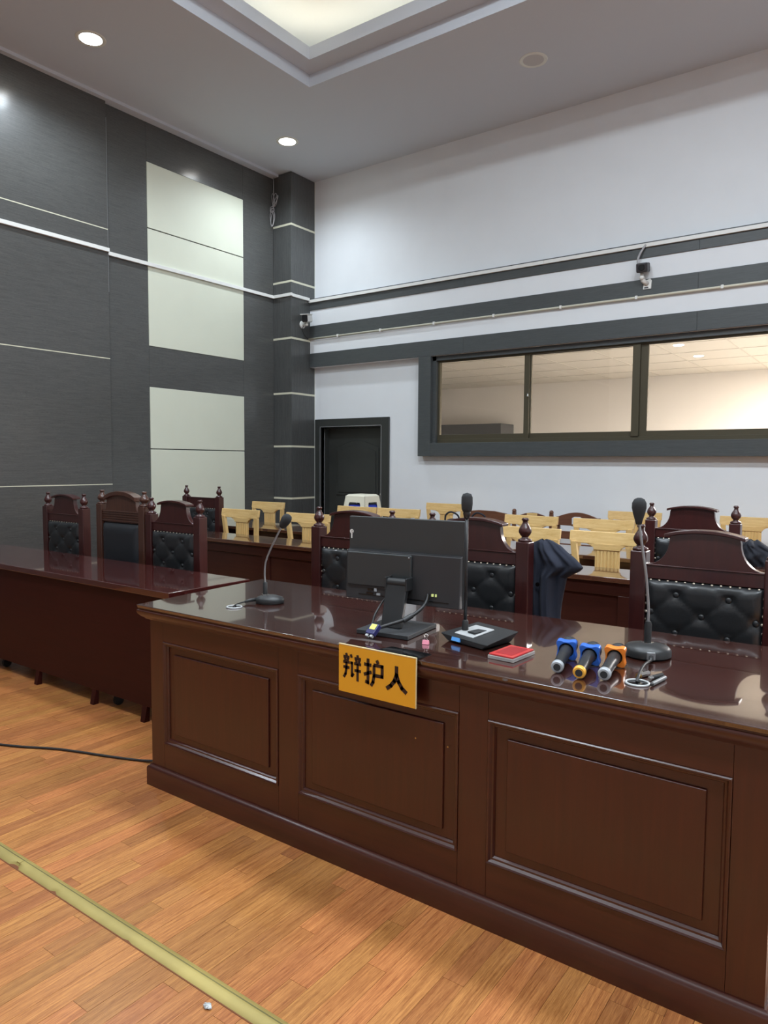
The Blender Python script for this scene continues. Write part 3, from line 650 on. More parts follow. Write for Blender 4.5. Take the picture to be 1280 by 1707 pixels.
def court_chair(kind):
    t = thing('court_chair', (0, 0, 0))
    W = 'chair_brown' if kind == 'plain' else 'chair_red'
    pt = 1.092 if kind == 'plain' else 1.046
    for s in (-1, 1):
        x = s*HW; h = 0.033
        MB().hexa([(x-0.025, -0.02, 0), (x+0.025, -0.02, 0), (x+0.025, 0.03, 0), (x-0.025, 0.03, 0), (x-h, -h, 0.4), (x+h, -h, 0.4), (x+h, h, 0.4), (x-h, h, 0.4)]).box(x-h, x+h, -h, h, 0.4, pt-0.008).build('back_post', W, t, bevel=0.006)
        if kind == 'plain': prof = [(r*1.12, z*0.93) for r, z in FIN]
        else: prof = FIN
        MB().lathe(prof, (x, 0, pt-0.008), 14).build('finial', W, t, smooth=True)
        # arm, arm support, front leg
        MB().hexa([(x-0.028, -0.46, 0.615), (x+0.028, -0.46, 0.615), (x+0.028, -0.03, 0.63), (x-0.028, -0.03, 0.63), (x-0.028, -0.47, 0.65), (x+0.028, -0.47, 0.65), (x+0.028, -0.03, 0.665), (x-0.028, -0.03, 0.665)]).build('arm', W, t, bevel=0.01)
        MB().box(x-0.022, x+0.022, -0.45, -0.405, 0.0, 0.62).build('front_leg', W, t, bevel=0.004)
    # crest
    if kind != 'crestless':
        apex, endz, ew, nw, nz = crest_poly(kind)
        zb = 1.138
        N = 14; top = []; und = []
        for i in range(N+1):
            u = -1+2*i/N
            top.append((u*ew, zb+apex+endz*abs(u)**2.2-(0 if kind != 'plain' else 0.0)))
        outline = []
        # plate under the cap: concave flare from neck to the rail
        rz1 = 0.985 if kind != 'plain' else 1.04
        wb_ = 0.222
        right = []
        for i in range(9):
            a = i/8*PI/2
            if kind == 'plain': right.append((nw+(0.205-nw)*(1-math.cos(a)), (zb+nz)+(rz1-(zb+nz))*math.sin(a)))
            else: right.append((nw+(wb_-nw)*(1-math.cos(a)), (zb+nz)+(rz1-(zb+nz))*math.sin(a)))
        poly = [(-wb_, rz1-0.01)]+[(-x, z) for x, z in reversed(right)]+[(x, z-0.014) for x, z in top if abs(x) < nw*0.98]+right+[(wb_, rz1-0.01)]
        if kind == 'plain': poly = [(-0.222, rz1-0.005), (-0.222, rz1)]+poly[1:-1]+[(0.222, rz1), (0.222, rz1-0.005)]
        MB().prism(poly, 'xz', -0.016, 0.016).build('crest_board', W, t, bevel=0.002)
        th = 0.014 if kind != 'plain' else 0.03
        cap = [(x, z-th) for x, z in top]+[(x, z) for x, z in reversed(top)]
        MB().prism(cap, 'xz', -0.034, 0.034).build('crest_cap', W, t, bevel=0.003)
    if kind == 'plain':
        rr = MB().box(-0.226, 0.226, -0.018, 0.018, 0.955, 1.04)
        rr.build('top_rail', W, t, bevel=0.002)
        for z in (0.968, 0.985, 1.002, 1.019, 1.034):
            MB().box(-0.224, 0.224, -0.024, -0.016, z-0.0045, z+0.0045).build('reed', W, t, bevel=0.002)
        pz1 = 0.955
        def fn(u, v):
            e = min(u, 1-u)*0.45; e2 = min(v, 1-v)*0.45
            return (-0.225+0.45*u, -0.006-0.035*min(1, min(e, e2)/0.05)**0.5, 0.5+(pz1-0.5)*v)
        MB().grid(fn, 24, 24).box(-0.225, 0.225, -0.006, 0.012, 0.5, pz1).build('leather_pad', 'leather_plain', t, smooth=True, auto=60)
    else:
        rt = 0.985 if kind == 'court' else 1.03
        MB().box(-0.226, 0.226, -0.018, 0.018, 0.925, rt-0.006).box(-0.226, 0.226, -0.023, 0.023, rt-0.006, rt).build('top_rail', W, t, bevel=0.002)
        pad = tuft_pad(-0.226, 0.226, 0.50, 0.925, -0.008, BUT).build('leather_pad', 'leather', t, smooth=True, auto=60)
        bme = None
        for bx, bz in BUT:
            global BUTTON_ME
            if BUTTON_ME is None:
                BUTTON_ME = MB().sphere((0, 0, 0), 0.013, 0.007, 0.013, 12, 8).mesh('button', True); BUTTON_ME.materials.append(MATS['leather'])
            o = bpy.data.objects.new('button', BUTTON_ME); COL.objects.link(o); o.parent = pad; o.location = (bx*0.99, -0.024, bz); WORLD[o.name] = Matrix.Identity(4)
        nl = MB()
        for i in range(13): nl.sphere((-0.204+0.034*i, -0.014, 0.917), 0.0065, 0.005, 0.0065, 8, 6)
        for i in range(11):
            for s in (-1, 1): nl.sphere((s*0.219, -0.014, 0.885-0.034*i), 0.0065, 0.005, 0.0065, 8, 6)
        o = nl.build('nail_trim', 'nail', pad, smooth=True); o['kind'] = 'stuff'
    MB().box(-0.226, 0.226, -0.018, 0.018, 0.44, 0.50).build('lower_rail', W, t, bevel=0.002)
    MB().box(-0.24, 0.24, -0.47, -0.02, 0.38, 0.43).build('seat_frame', W, t, bevel=0.004)
    MB().box(-0.235, 0.235, -0.475, -0.025, 0.43, 0.485).build('seat_cushion', 'leather', t, bevel=0.02, seg=3)
    return t
protoc = court_chair('court'); used = [False]
def place_court(x, y, rz, label, proto=None):
    if proto is None:
        if not used[0]: o = protoc; used[0] = True
        else: o = copy_tree(protoc)
    else: o = proto
    o.location = (x, y, 0); o.rotation_euler = (0, 0, rz); tag(o, label, 'chair')
    WORLD[o.name] = Matrix.Translation((x, y, 0)) @ rotz(rz)
    return o
place_court(-5.33, 3.10, 0, 'dark red chair with buttoned leather behind the plain table, nearest the dark wall')
place_court(-4.58, 3.10, 0, 'brown chair with smooth unbuttoned black leather and reeded rail behind the plain table', court_chair('plain'))
place_court(-3.99, 3.10, 0, 'dark red chair with buttoned leather behind the plain table end nearest the panelled desk')
place_court(-2.45, 3.10, 0, 'dark red chair with buttoned leather standing behind the black monitor')
place_court(-1.69, 3.10, 0, 'dark red chair with buttoned leather, a navy jacket hanging beside its post')
place_court(-0.65, 3.10, 0, 'dark red chair with scuffed buttoned leather behind the round based desk microphone')
place_court(-5.92, 4.95, 0, 'dark red buttoned leather chair with no arched crest, against the pale wall panel', court_chair('crestless'))
place_court(-1.11, 4.90, 0, 'dark red buttoned leather chair behind an audience table among the pale wooden chairs')

# ------------------------------------------------------------------ pale wooden chairs
def pine_chair():
    t = thing('wooden_chair', (0, 0, 0))
    hw = 0.26
    def rail(u, v):
        pass
    N = 12; vs = []; fs = []
    for i in range(N+1):
        u = -1+2*i/N; x = u*hw; y = 0.03-0.045*(1-u*u)*-1*0.8-0.02
        zt = 0.93+0.004*u*u; zb = 0.845+(0.018*abs(u)**6)
        yo = 0.028*(u*u)*-1
        vs += [(x, yo-0.013, zb), (x, yo+0.013, zb), (x, yo+0.013+0.012, zt), (x, yo-0.013+0.012, zt)]
    for i in range(N):
        for k in range(4): fs.append((i*4+k, i*4+(k+1) % 4, i*4+4+(k+1) % 4, i*4+4+k))
    fs += [(0, 1, 2, 3), (N*4+3, N*4+2, N*4+1, N*4)]
    MB().add(vs, fs).build('top_rail', 'pine_h', t, bevel=0.004)
    for s in (-1, 1):
        a = [(s*0.232, -0.028, 0.86), (s*0.19, 0.0, 0.45), (s*0.195, 0.05, 0.0)]
        for (p, q, w0, w1) in ((a[0], a[1], 0.022, 0.024), (a[1], a[2], 0.024, 0.018)):
            pass
        m = MB()
        r = [(a[2], 0.018), (a[1], 0.025), (a[0], 0.021)]
        vs = []; fs = []
        for (x, y, z), h in r: vs += [(x-h, y-0.016, z), (x+h, y-0.016, z), (x+h, y+0.016, z), (x-h, y+0.016, z)]
        for i in range(2):
            for k in range(4): fs.append((i*4+k, i*4+(k+1) % 4, i*4+4+(k+1) % 4, i*4+4+k))
        fs += [(3, 2, 1, 0), (8, 9, 10, 11)]
        m.add(vs, fs).build('back_post', 'pine', t, bevel=0.004)
        MB().box(s*0.2-0.02, s*0.2+0.02, -0.43, -0.39, 0, 0.43).build('front_leg', 'pine', t, bevel=0.003)
        MB().box(s*0.2-0.012, s*0.2+0.012, -0.40, 0.02, 0.2, 0.23).build('side_stretcher', 'pine_h', t)
    # fluted splat with moulded cap
    prof = []
    x = -0.085
    MB().box(-0.085, 0.085, -0.006, 0.010, 0.45, 0.815).build('splat', 'pine', t, bevel=0.002)
    for i in range(6):
        xx = -0.0625+0.025*i
        MB().box(xx-0.008, xx+0.008, -0.012, -0.005, 0.47, 0.80).build('flute', 'pine', t, bevel=0.003)
    cap = [(-0.09, 0.805), (0.09, 0.805), (0.098, 0.822), (0.115, 0.832), (0.15, 0.848), (-0.15, 0.848), (-0.115, 0.832), (-0.098, 0.822)]
    MB().prism(cap, 'xz', -0.016, 0.012).build('splat_cap', 'pine_h', t, bevel=0.002)
    MB().box(-0.22, 0.22, -0.44, 0.01, 0.42, 0.45).build('seat', 'pine_h', t, bevel=0.008)
    MB().box(-0.19, 0.19, -0.42, -0.40, 0.36, 0.42).build('apron', 'pine_h', t)
    return t
pp = pine_chair(); first = [True]
def place_pine(x, y, rz, label, group):
    if first[0]: o = pp; first[0] = False
    else: o = copy_tree(pp)
    o.location = (x, y, 0); o.rotation_euler = (0, 0, rz); tag(o, label, 'chair', group)
G1, G2, G3 = 'pale chairs behind the first audience table', 'pale chairs behind the second audience table', 'pale chairs against the white wall'
for x, y, rz, w_, g_ in (
    (-5.31, 4.93, 0.0, 'at the first audience table beside the chair with no crest', G1),
    (-4.42, 4.93, 0.03, 'at the first audience table, seen past the bent microphone neck', G1),
    (-2.25, 4.93, -0.05, 'at the first audience table behind the navy jacket', G1),
    (-1.665, 4.935, 0.02, 'at the first audience table between navy jacket and leather chair', G1),
    (-6.06, 6.06, 0.0, 'at the second audience table nearest the corner column', G2),
    (-4.74, 6.06, 0.0, 'at the second audience table in front of the stacked stools', G2),
    (-4.20, 6.06, 0.02, 'at the second audience table, right next to the one before the stools', G2),
    (-2.74, 6.06, -0.02, 'at the second audience table in front of the round-knobbed brown chair', G2),
    (-2.08, 6.06, 0.02, 'at the second audience table, directly behind another pale chair', G2),
    (-4.34, 7.22, 0.0, 'against the white wall beside the solid-backed brown chair', G3),
    (-2.17, 7.22, 0.02, 'against the white wall beside the wavy-topped brown chair', G3),
    (-1.13, 7.22, -0.02, 'against the white wall behind a crested leather chair', G3)):
    place_pine(x, y, rz, 'pale wooden chair '+w_, g_)
# three odd brown chairs by the wall
def odd_chair(kind, label, x, y):
    t = thing('brown_chair', (x, y, 0), 0, label, 'chair')
    for s in (-1, 1):
        top = 0.875 if kind == 'round' else 0.85
        MB().box(s*0.215-0.02, s*0.215+0.02, -0.018, 0.018, 0, top).build('back_post', 'brown_chair', t, bevel=0.006)
        if kind == 'round': MB().sphere((s*0.215, 0, top+0.01), 0.024, seg=10).build('post_knob', 'brown_chair', t, smooth=True)
        MB().box(s*0.2-0.018, s*0.2+0.018, -0.43, -0.395, 0, 0.43).build('front_leg', 'brown_chair', t, bevel=0.003)
    MB().box(-0.23, 0.23, -0.44, 0.0, 0.42, 0.45).build('seat', 'brown_chair', t, bevel=0.008)
    if kind == 'flat':
        MB().prism([(-0.245, 0.62), (0.245, 0.62), (0.25, 0.85), (0.10, 0.872), (-0.10, 0.876), (-0.25, 0.86)], 'xz', -0.032, -0.014).build('back_board', 'brown_chair', t, bevel=0.003)
    elif kind == 'round':
        pts = [(-0.2, 0.76), (0.2, 0.76)]+[(0.2-0.4*i/10, 0.82+0.055*math.sin(PI*i/10)) for i in range(11)]
        MB().prism(pts, 'xz', -0.012, 0.012).build('top_rail', 'brown_chair', t, bevel=0.003)
        MB().box(-0.05, 0.05, -0.008, 0.008, 0.45, 0.76).build('splat', 'brown_chair', t)
        MB().box(-0.06, 0.06, -0.018, -0.01, 0.78, 0.87).build('rail_inlay', 'pine_h', t, bevel=0.003)
    else:
        up = []
        for i in range(17):
            u = 1-2*i/16; up.append((u*0.245, 0.845+0.055*math.cos(u*PI/2*1.1)))
        MB().prism([(-0.245, 0.76), (-0.06, 0.76), (-0.06, 0.84), (-0.03, 0.855), (0.03, 0.855), (0.06, 0.84), (0.06, 0.76), (0.245, 0.76)]+up, 'xz', -0.034, -0.014).build('top_rail', 'brown_chair', t, bevel=0.003)
        MB().box(-0.235, 0.235, -0.03, -0.016, 0.62, 0.70).build('slat', 'brown_chair', t, bevel=0.003)
        MB().box(-0.235, 0.235, -0.03, -0.016, 0.50, 0.57).build('slat', 'brown_chair', t, bevel=0.003)
        MB().box(-0.06, 0.06, -0.034, -0.014, 0.755, 0.775).build('slat', 'brown_chair', t, bevel=0.003)
odd_chair('flat', 'brown chair with a plain solid back board, against the white wall', -3.80, 7.22)
odd_chair('round', 'brown chair with round post knobs and arched rail, against the white wall', -3.26, 7.22)
odd_chair('wave', 'brown chair with wavy top, hand hole and slats, against the white wall', -2.75, 7.22)

# ------------------------------------------------------------------ nested plastic stools
def stool_mesh():
    m = MB(); th = 0.006
    H_, a0, a1 = 0.45, 0.195, 0.135
    def half(z): return a0+(a1-a0)*(z/H_)
    # each side: trapezoid with arched opening, built from border pieces
    for k in range(4):
        R_ = rotz(PI/2*k)
        def P(u, z, d=0): h = half(z); return R_ @ Vector((u*h, -h+d, z))
        def piece(q):
            o_ = [P(u, z) for u, z in q]; i_ = [P(u, z, th) for u, z in q]; n = len(q)
            m.add(o_+i_, [tuple(range(n)), tuple(range(n, 2*n))[::-1]]+[(i, (i+1) % n, n+(i+1) % n, n+i) for i in range(n)])
        # legs, top band, window surround
        piece([(-1, 0), (-0.62, 0), (-0.56, 0.22), (-0.56, 0.34), (-0.5, 0.36), (-1, 0.36)])
        piece([(1, 0), (1, 0.36), (0.5, 0.36), (0.56, 0.34), (0.56, 0.22), (0.62, 0)])
        piece([(-1, 0.36), (1, 0.36), (1, 0.43), (-1, 0.43)])
        piece([(-0.57, 0.215), (0.57, 0.215), (0.57, 0.235), (-0.57, 0.235)])
    c = 0.11; h = half(0.43)
    m.hexa([(-h, -h, 0.43), (h, -h, 0.43), (h, h, 0.43), (-h, h, 0.43), (-c, -c, 0.45), (c, -c, 0.45), (c, c, 0.45), (-c, c, 0.45)])
    return m
sb = stool_mesh().mesh('plastic_stool'); sb.materials.append(MATS['stool_beige'])
sbl = sb.copy(); sbl.materials.clear(); sbl.materials.append(MATS['stool_blue'])
for i in range(6):
    me = sb if i == 5 else sbl
    o = bpy.data.objects.new('plastic_stool', me); COL.objects.link(o); o.location = (-5.06, 6.55, 0.118*i)
    if i == 5: tag(o, 'beige plastic stool on top of the stool stack in front of the door', 'stool')
    else: tag(o, 'blue plastic stool nested in the stack under the beige stool', 'stool', 'blue stools in the stack')

# ------------------------------------------------------------------ jacket, bag, dark cloth
def cloth(name, outline_x, z0, z1, y, depth, mat, label, cat, seed, nu=40, nv=40, folds=5, amp=1.0):
    rnd = random.Random(seed); ph = [rnd.random()*6 for _ in range(6)]
    def side(sgn):
        def fn(u, v):
            z = z0+(z1-z0)*v; xl, xr = outline_x(v)
            x = xl+(xr-xl)*u
            e = math.sin(PI*u)**0.6 if 0 < u < 1 else 0
            e *= min(1, (1-v)*6+0.02)**0.5
            w_ = math.sin(folds*PI*u+ph[0]+1.6*math.sin(3*v+ph[1]))*0.022+math.sin((folds*2.3)*PI*(u+0.35*v)+ph[2])*0.010+math.sin(9*v+4*u+ph[3])*0.008
            w_ *= amp
            return (x+0.004*amp*math.sin(14*v+ph[4]), y+sgn*(depth*e)+w_*e, z+0.005*amp*math.sin(11*u+ph[5])*v)
        return fn
    m = MB(); m.grid(side(-1), nu, nv); m.grid(side(1), nu, nv)
    bm = bmesh.new(); me = m.mesh(name); bm.from_mesh(me); bmesh.ops.remove_doubles(bm, verts=bm.verts, dist=0.0005); bmesh.ops.recalc_face_normals(bm, faces=bm.faces); bm.to_mesh(me); bm.free()
    me.polygons.foreach_set('use_smooth', [True]*len(me.polygons)); me.materials.append(MATS[mat])
    o = bpy.data.objects.new(name, me); COL.objects.link(o); WORLD[o.name] = Matrix.Identity(4)
    return tag(o, label, cat)
def interp(tab, v):
    for (a, p), (b_, q) in zip(tab, tab[1:]):
        if v <= b_:
            t = (v-a)/(b_-a) if b_ > a else 0; return tuple(x+(y-x)*t for x, y in zip(p, q))
    return tab[-1][1]
jz = [(0.5, -1.30), (0.69, -1.291), (0.808, -1.276), (0.872, -1.266), (0.892, -1.235), (0.908, -1.205), (0.926, -1.186), (0.940, -1.196), (0.968, -1.225), (0.998, -1.267), (1.02, -1.292), (1.036, -1.325), (1.043, -1.36)]
JL = [(0.5, -1.445), (1.0, -1.445), (1.03, -1.43), (1.043, -1.40)]
def jacket_edge(v):
    z = 0.5+0.543*v
    return (interp([(a, (b_,)) for a, b_ in JL], z)[0], interp([(a, (b_,)) for a, b_ in jz], z)[0])
jacket = cloth('jacket', jacket_edge, 0.50, 1.043, 3.195, 0.05, 'navy_cloth', 'dark navy jacket draped beside the chair post behind the desk', 'jacket', 5, 60, 80, 4, 0.6)
MB().lathe([(0.0001, -0.002), (0.010, -0.002), (0.010, 0.002), (0.0001, 0.002)], (-1.385, 3.139, 0.835), 14, Matrix.Rotation(PI/2, 4, 'X')).build('button', 'black_gloss', jacket, smooth=True, auto=40)
t = thing('black_bag', (-3.05, 5.42, 0.73), 0.2, 'black bag with looped straps lying on the second audience table', 'bag')
MB().grid(lambda u, v: ((u-0.5)*0.46, 0.11*math.cos(2*PI*v)*(1-(2*u-1)**4*0.6), 0.099+0.085*math.sin(2*PI*v)*(1-(2*u-1)**6*0.7)+0.012*math.sin(9*u)), 24, 20).build('body', 'black_cloth', t, smooth=True)
for dx in (-0.14, 0.1):
    MB().tube(catmull([(dx-0.06, 0, 0.16), (dx-0.05, -0.01, 0.22), (dx, -0.02, 0.25), (dx+0.06, -0.01, 0.22), (dx+0.07, 0, 0.16)]), 0.008, 8).build('strap', 'black_cloth', t, smooth=True)
ck = [(0.0, (-0.98, -0.66)), (0.5, (-0.96, -0.68)), (0.8, (-0.93, -0.74)), (1.0, (-0.88, -0.80))]
cloth('folded_cloth', lambda v: interp(ck, v), 0.73, 0.90, 5.35, 0.09, 'black_cloth', 'heap of dark cloth lying on the second audience table', 'cloth', 9, 24, 24)

# ------------------------------------------------------------------ things on the desk
Z = DH+0.0005
# monitor seen from behind
mon = thing('monitor', (-1.49, 2.14, Z), math.radians(6), 'black monitor seen from behind, standing on the panelled desk', 'monitor')
MB().box(-0.105, 0.105, -0.115, 0.115, 0, 0.016).build('stand_base', 'black_matte', mon, bevel=0.003)
MB().hexa([(-0.045, -0.045, 0.016), (0.035, -0.045, 0.016), (0.035, -0.02, 0.016), (-0.045, -0.02, 0.016), (-0.055, 0.01, 0.175), (0.035, 0.01, 0.175), (0.035, 0.035, 0.175), (-0.055, 0.035, 0.175)]).build('stand_neck', 'black_plastic', mon, bevel=0.005)
MB().tube([(-0.052, 0.022, 0.172), (0.032, 0.022, 0.172)], 0.017, 16).build('hinge', 'black_plastic', mon, smooth=True, auto=40)
for s in (-0.056, 0.03): MB().box(s, s+0.008, -0.0, 0.05, 0.145, 0.193).build('hinge_cheek', 'black_plastic', mon, bevel=0.003)
sc = MB().box(-0.264, 0.226, 0.085, 0.103, 0.085, 0.405).build('screen_shell', 'monitor_back', mon, bevel=0.004)
MB().box(-0.26, 0.222, 0.103, 0.104, 0.095, 0.4).build('screen_glass', 'black_gloss', sc)
MB().hexa([(-0.26, 0.055, 0.09), (0.222, 0.055, 0.09), (0.222, 0.086, 0.087), (-0.26, 0.086, 0.087), (-0.26, 0.062, 0.275), (0.222, 0.062, 0.275), (0.222, 0.086, 0.28), (-0.26, 0.086, 0.28)]).build('rear_cover', 'monitor_back2', sc, bevel=0.003)
MB().box(-0.252, 0.03, 0.048, 0.064, 0.142, 0.272).build('mount_plate', 'monitor_back', sc, bevel=0.006)
for x, z in ((0.02, 0.262), (0.02, 0.152)): MB().sphere((x, 0.048, z), 0.0035, 0.002, 0.0035, 8, 6).build('screw', 'grey_metal', sc, smooth=True)
for x, z, w_, h_ in ((-0.16, 0.142, 0.022, 0.008), (-0.13, 0.142, 0.010, 0.012), (-0.165, 0.128, 0.03, 0.006), (-0.12, 0.126, 0.016, 0.008)): MB().box(x, x+w_, 0.053, 0.058, z-h_/2-0.012, z+h_/2-0.012).build('port', 'black_gloss' if w_ > 0.02 else 'grey_ring', sc)
for x, k_ in ((0.112, 0.008), (0.127, 0.005)): MB().box(x, x+k_, 0.052, 0.058, 0.128, 0.137).build('label_dot', 'port_light', sc)
MB().box(-0.2, 0.18, 0.0535, 0.056, 0.108, 0.110).build('cover_groove', 'black_gloss', sc)
stk = MB().lathe([(0.0001, -0.0004), (0.0085, -0.0004), (0.0085, 0.0004), (0.0001, 0.0004)], (-0.252, 0.0846, 0.345), 16, Matrix.Rotation(PI/2, 4, 'X')).box(-0.2545, -0.2495, 0.0842, 0.085, 0.318, 0.338).build('sticker', 'white_plastic', sc)
MB().tube([(-0.2495+0.0028*math.cos(a_), 0.084, 0.3445+0.004*math.sin(a_)) for a_ in [0.7+0.5*i for i in range(11)]], 0.0007, 5).build('sticker_mark', 'black_gloss', stk)
# cables of the monitor (local coordinates of the monitor)
MB().tube(catmull([(0.098, 0.052, 0.135), (0.10, 0.035, 0.11), (0.092, 0.0, 0.085), (0.066, -0.05, 0.06), (0.025, -0.10, 0.044), (-0.005, -0.135, 0.034)]), 0.0065, 8).build('video_cable', 'cable_black', mon, smooth=True)
Mx = Matrix.Translation((0.068, -0.046, 0.0615)) @ Vector((0.03, 0.05, 0.024)).to_track_quat('Z', 'Y').to_matrix().to_4x4()
MB().lathe([(0.0001, -0.02), (0.009, -0.02), (0.0095, -0.017), (0.0095, 0.017), (0.009, 0.02), (0.0001, 0.02)], seg=12, M=Mx).build('ferrite_bead', 'black_plastic', mon, smooth=True, auto=40)
MB().tube(catmull([(-0.05, 0.05, 0.13), (-0.066, 0.01, 0.10), (-0.064, -0.05, 0.062), (-0.045, -0.10, 0.04), (-0.03, -0.135, 0.03)]), 0.004, 8).build('power_cable', 'cable_black', mon, smooth=True)
Mx = TR((-0.010, -0.146, 0.034), rz=-0.25, rx=0.75)
pl = MB().box(-0.02, 0.02, -0.028, 0.016, -0.008, 0.010, Mx).build('video_plug', 'blue_plug', mon, bevel=0.003)
MB().box(-0.012, 0.014, -0.01, 0.012, 0.0102, 0.0112, Mx).build('plug_label', 'yellow_label', pl)
MB().box(-0.016, -0.004, -0.036, -0.028, -0.004, 0.006, Mx).box(0.006, 0.016, -0.036, -0.028, -0.004, 0.006, Mx).build('plug_pin_shell', 'silver_plastic', pl)

# name plate hanging over the desk edge
sg = thing('name_plate', (-1.365, 1.846, Z), 0, 'orange name plate with three black characters hanging on the desk front', 'sign')
MB().box(-0.155, 0.155, -0.004, 0, -0.153, 0.006).build('plate', 'sign_orange', sg, bevel=0.0008)
MB().box(-0.155, 0.155, -0.0046, 0.001, 0.006, 0.009).box(0.1545, 0.1565, -0.0046, 0.0, -0.153, 0.008).build('plate_edge', 'sign_edge', sg)
MB().hexa([(-0.02, 0.0, 0.0), (0.155, 0.0, 0.0), (0.155, 0.085, 0.0), (0.0, 0.085, 0.0), (-0.02, 0.0, 0.003), (0.155, 0.0, 0.003), (0.155, 0.085, 0.003), (0.0, 0.085, 0.003)]).build('hanging_flap', 'black_gloss', sg)
STROKES = {
    'bian': [[(.17, 1.0), (.21, .90)], [(.02, .86), (.36, .86)], [(.10, .82), (.14, .71)], [(.29, .82), (.24, .71)], [(.01, .66), (.37, .66)], [(.02, .46), (.36, .46)], [(.19, .66), (.19, .42), (.14, .20), (.04, .06)],
             [(.43, .98), (.48, .86)], [(.40, .66), (.50, .66), (.50, .17), (.60, .27)],
             [(.80, 1.0), (.82, .90)], [(.64, .86), (.99, .86)], [(.72, .82), (.76, .71)], [(.92, .82), (.87, .71)], [(.62, .66), (1.0, .66)], [(.64, .40), (.99, .40)], [(.81, .66), (.81, .0)]],
    'hu': [[(.01, .77), (.40, .77)], [(.22, 1.0), (.22, .10), (.07, .13)], [(.0, .38), (.41, .52)], [(.68, 1.0), (.76, .87)], [(.52, .80), (.97, .80), (.97, .42), (.54, .42)], [(.54, .80), (.54, .38), (.49, .16), (.38, .0)]],
    'ren': [[(.50, 1.0), (.50, .66), (.40, .40), (.24, .20), (.03, .04)], [(.50, .66), (.60, .40), (.76, .18), (.98, .02)]]}
def char(key, cx_, cz_, w_, h_, sw):
    m = MB()
    for st_ in STROKES[key]:
        P_ = [Vector((cx_+(x-0.5)*w_, cz_+(z-0.5)*h_)) for x, z in st_]
        for i in range(len(P_)-1):
            a_, b_ = P_[i], P_[i+1]; d = (b_-a_).normalized(); n = Vector((-d.y, d.x))*sw/2
            a2 = a_-d*(sw*0.4 if i > 0 else 0); b2 = b_+d*(sw*0.4 if i < len(P_)-2 else 0)
            m.prism([tuple(a2-n), tuple(b2-n), tuple(b2+n), tuple(a2+n)], 'xz', -0.0049, -0.0036)
    m.build('character', 'sign_text', sg)
char('bian', -0.098, -0.064, 0.076, 0.088, 0.0094); char('hu', -0.010, -0.068, 0.076, 0.088, 0.0112); char('ren', 0.082, -0.071, 0.082, 0.082, 0.0132)

def grommet(x, y, label):
    t = thing('cable_grommet', (x, y, Z), 0, label, 'grommet')
    n = 28
    MB().tube([(0.031*math.cos(2*PI*i/n), 0.031*math.sin(2*PI*i/n), 0.002) for i in range(n)], 0.0035, 8, closed=True).build('rim', 'silver_plastic', t, smooth=True)
    MB().lathe([(0.0001, 0.0), (0.029, 0.0), (0.029, 0.0008), (0.0001, 0.0008)], seg=24).build('opening', 'black_gloss', t)
grommet(-2.275, 2.065, 'small pale ring cable grommet beside the oval based microphone')
grommet(-0.588, 2.025, 'small pale ring cable grommet in front of the round based microphone')

# microphone with oval base
t = thing('gooseneck_microphone', (-2.225, 2.225, Z), 0, 'gooseneck microphone with small oval base and bent neck on the panelled desk', 'microphone')
Mb = rotz(0.55)
MB().lathe([(0.0001, 0), (0.056, 0), (0.06, 0.004), (0.06, 0.018), (0.054, 0.026), (0.03, 0.034), (0.0001, 0.036)], seg=28, M=Mb, sx=1.05, sy=0.82).build('base', 'black_plastic', t, smooth=True, auto=50)
MB().lathe([(0.0001, 0.03), (0.016, 0.03), (0.016, 0.038), (0.0001, 0.04)], (-0.022, -0.006, 0), 16).build('base_ring', 'chrome', t, smooth=True, auto=40)
MB().lathe([(0.0001, 0.036), (0.0105, 0.036), (0.0095, 0.088), (0.006, 0.092), (0.0001, 0.092)], (-0.022, -0.006, 0), 14).build('collar', 'black_plastic', t, smooth=True, auto=40)
MB().tube(catmull([(-0.022, -0.006, 0.088), (-0.025, -0.006, 0.13), (-0.018, -0.006, 0.18), (0.01, -0.006, 0.235), (0.055, -0.006, 0.305), (0.082, -0.006, 0.342)]), 0.004, 8).build('gooseneck', 'grey_metal', t, smooth=True)
Mx = Matrix.Translation((0.098, -0.006, 0.362)) @ Vector((0.62, 0, 0.78)).to_track_quat('Z', 'Y').to_matrix().to_4x4()
MB().lathe([(0.0001, -0.034), (0.012, -0.032), (0.017, -0.02), (0.021, 0.0), (0.0215, 0.016), (0.017, 0.029), (0.008, 0.035), (0.0001, 0.036)], seg=18, M=Mx).build('foam_head', 'foam', t, smooth=True)
MB().tube([(-0.045, -0.035, 0.016), (-0.062, -0.062, 0.013), (-0.068, -0.085, 0.010)], [0.008, 0.008, 0.005], 10).build('plug', 'black_plastic', t, smooth=True)
MB().tube(catmull([(-0.066, -0.08, 0.011), (-0.075, -0.11, 0.006), (-0.06, -0.15, 0.005), (-0.045, -0.17, 0.004)]), 0.003, 8).build('lead', 'cable_black', t, smooth=True)

# conference microphone unit with display
t = thing('conference_microphone', (-1.172, 2.175, Z), math.radians(-14), 'conference microphone unit with blue display and straight tall neck on desk', 'microphone')
bs = MB().hexa([(-0.075, -0.075, 0), (0.085, -0.075, 0), (0.075, 0.08, 0), (-0.065, 0.08, 0), (-0.105, -0.085, 0.026), (0.115, -0.085, 0.022), (0.10, 0.095, 0.04), (-0.09, 0.095, 0.042)]).build('housing', 'black_plastic', t, bevel=0.005)
MB().hexa([(-0.06, -0.06, 0.028), (0.03, -0.06, 0.026), (0.03, 0.05, 0.037), (-0.06, 0.05, 0.038), (-0.055, -0.055, 0.033), (0.028, -0.055, 0.031), (0.028, 0.045, 0.042), (-0.055, 0.045, 0.043)]).build('key_plate', 'silver_plastic', bs, bevel=0.002)
MB().box(-0.015, 0.02, -0.04, 0.03, 0.036, 0.0395).build('speaker_grille', 'black_matte', bs)
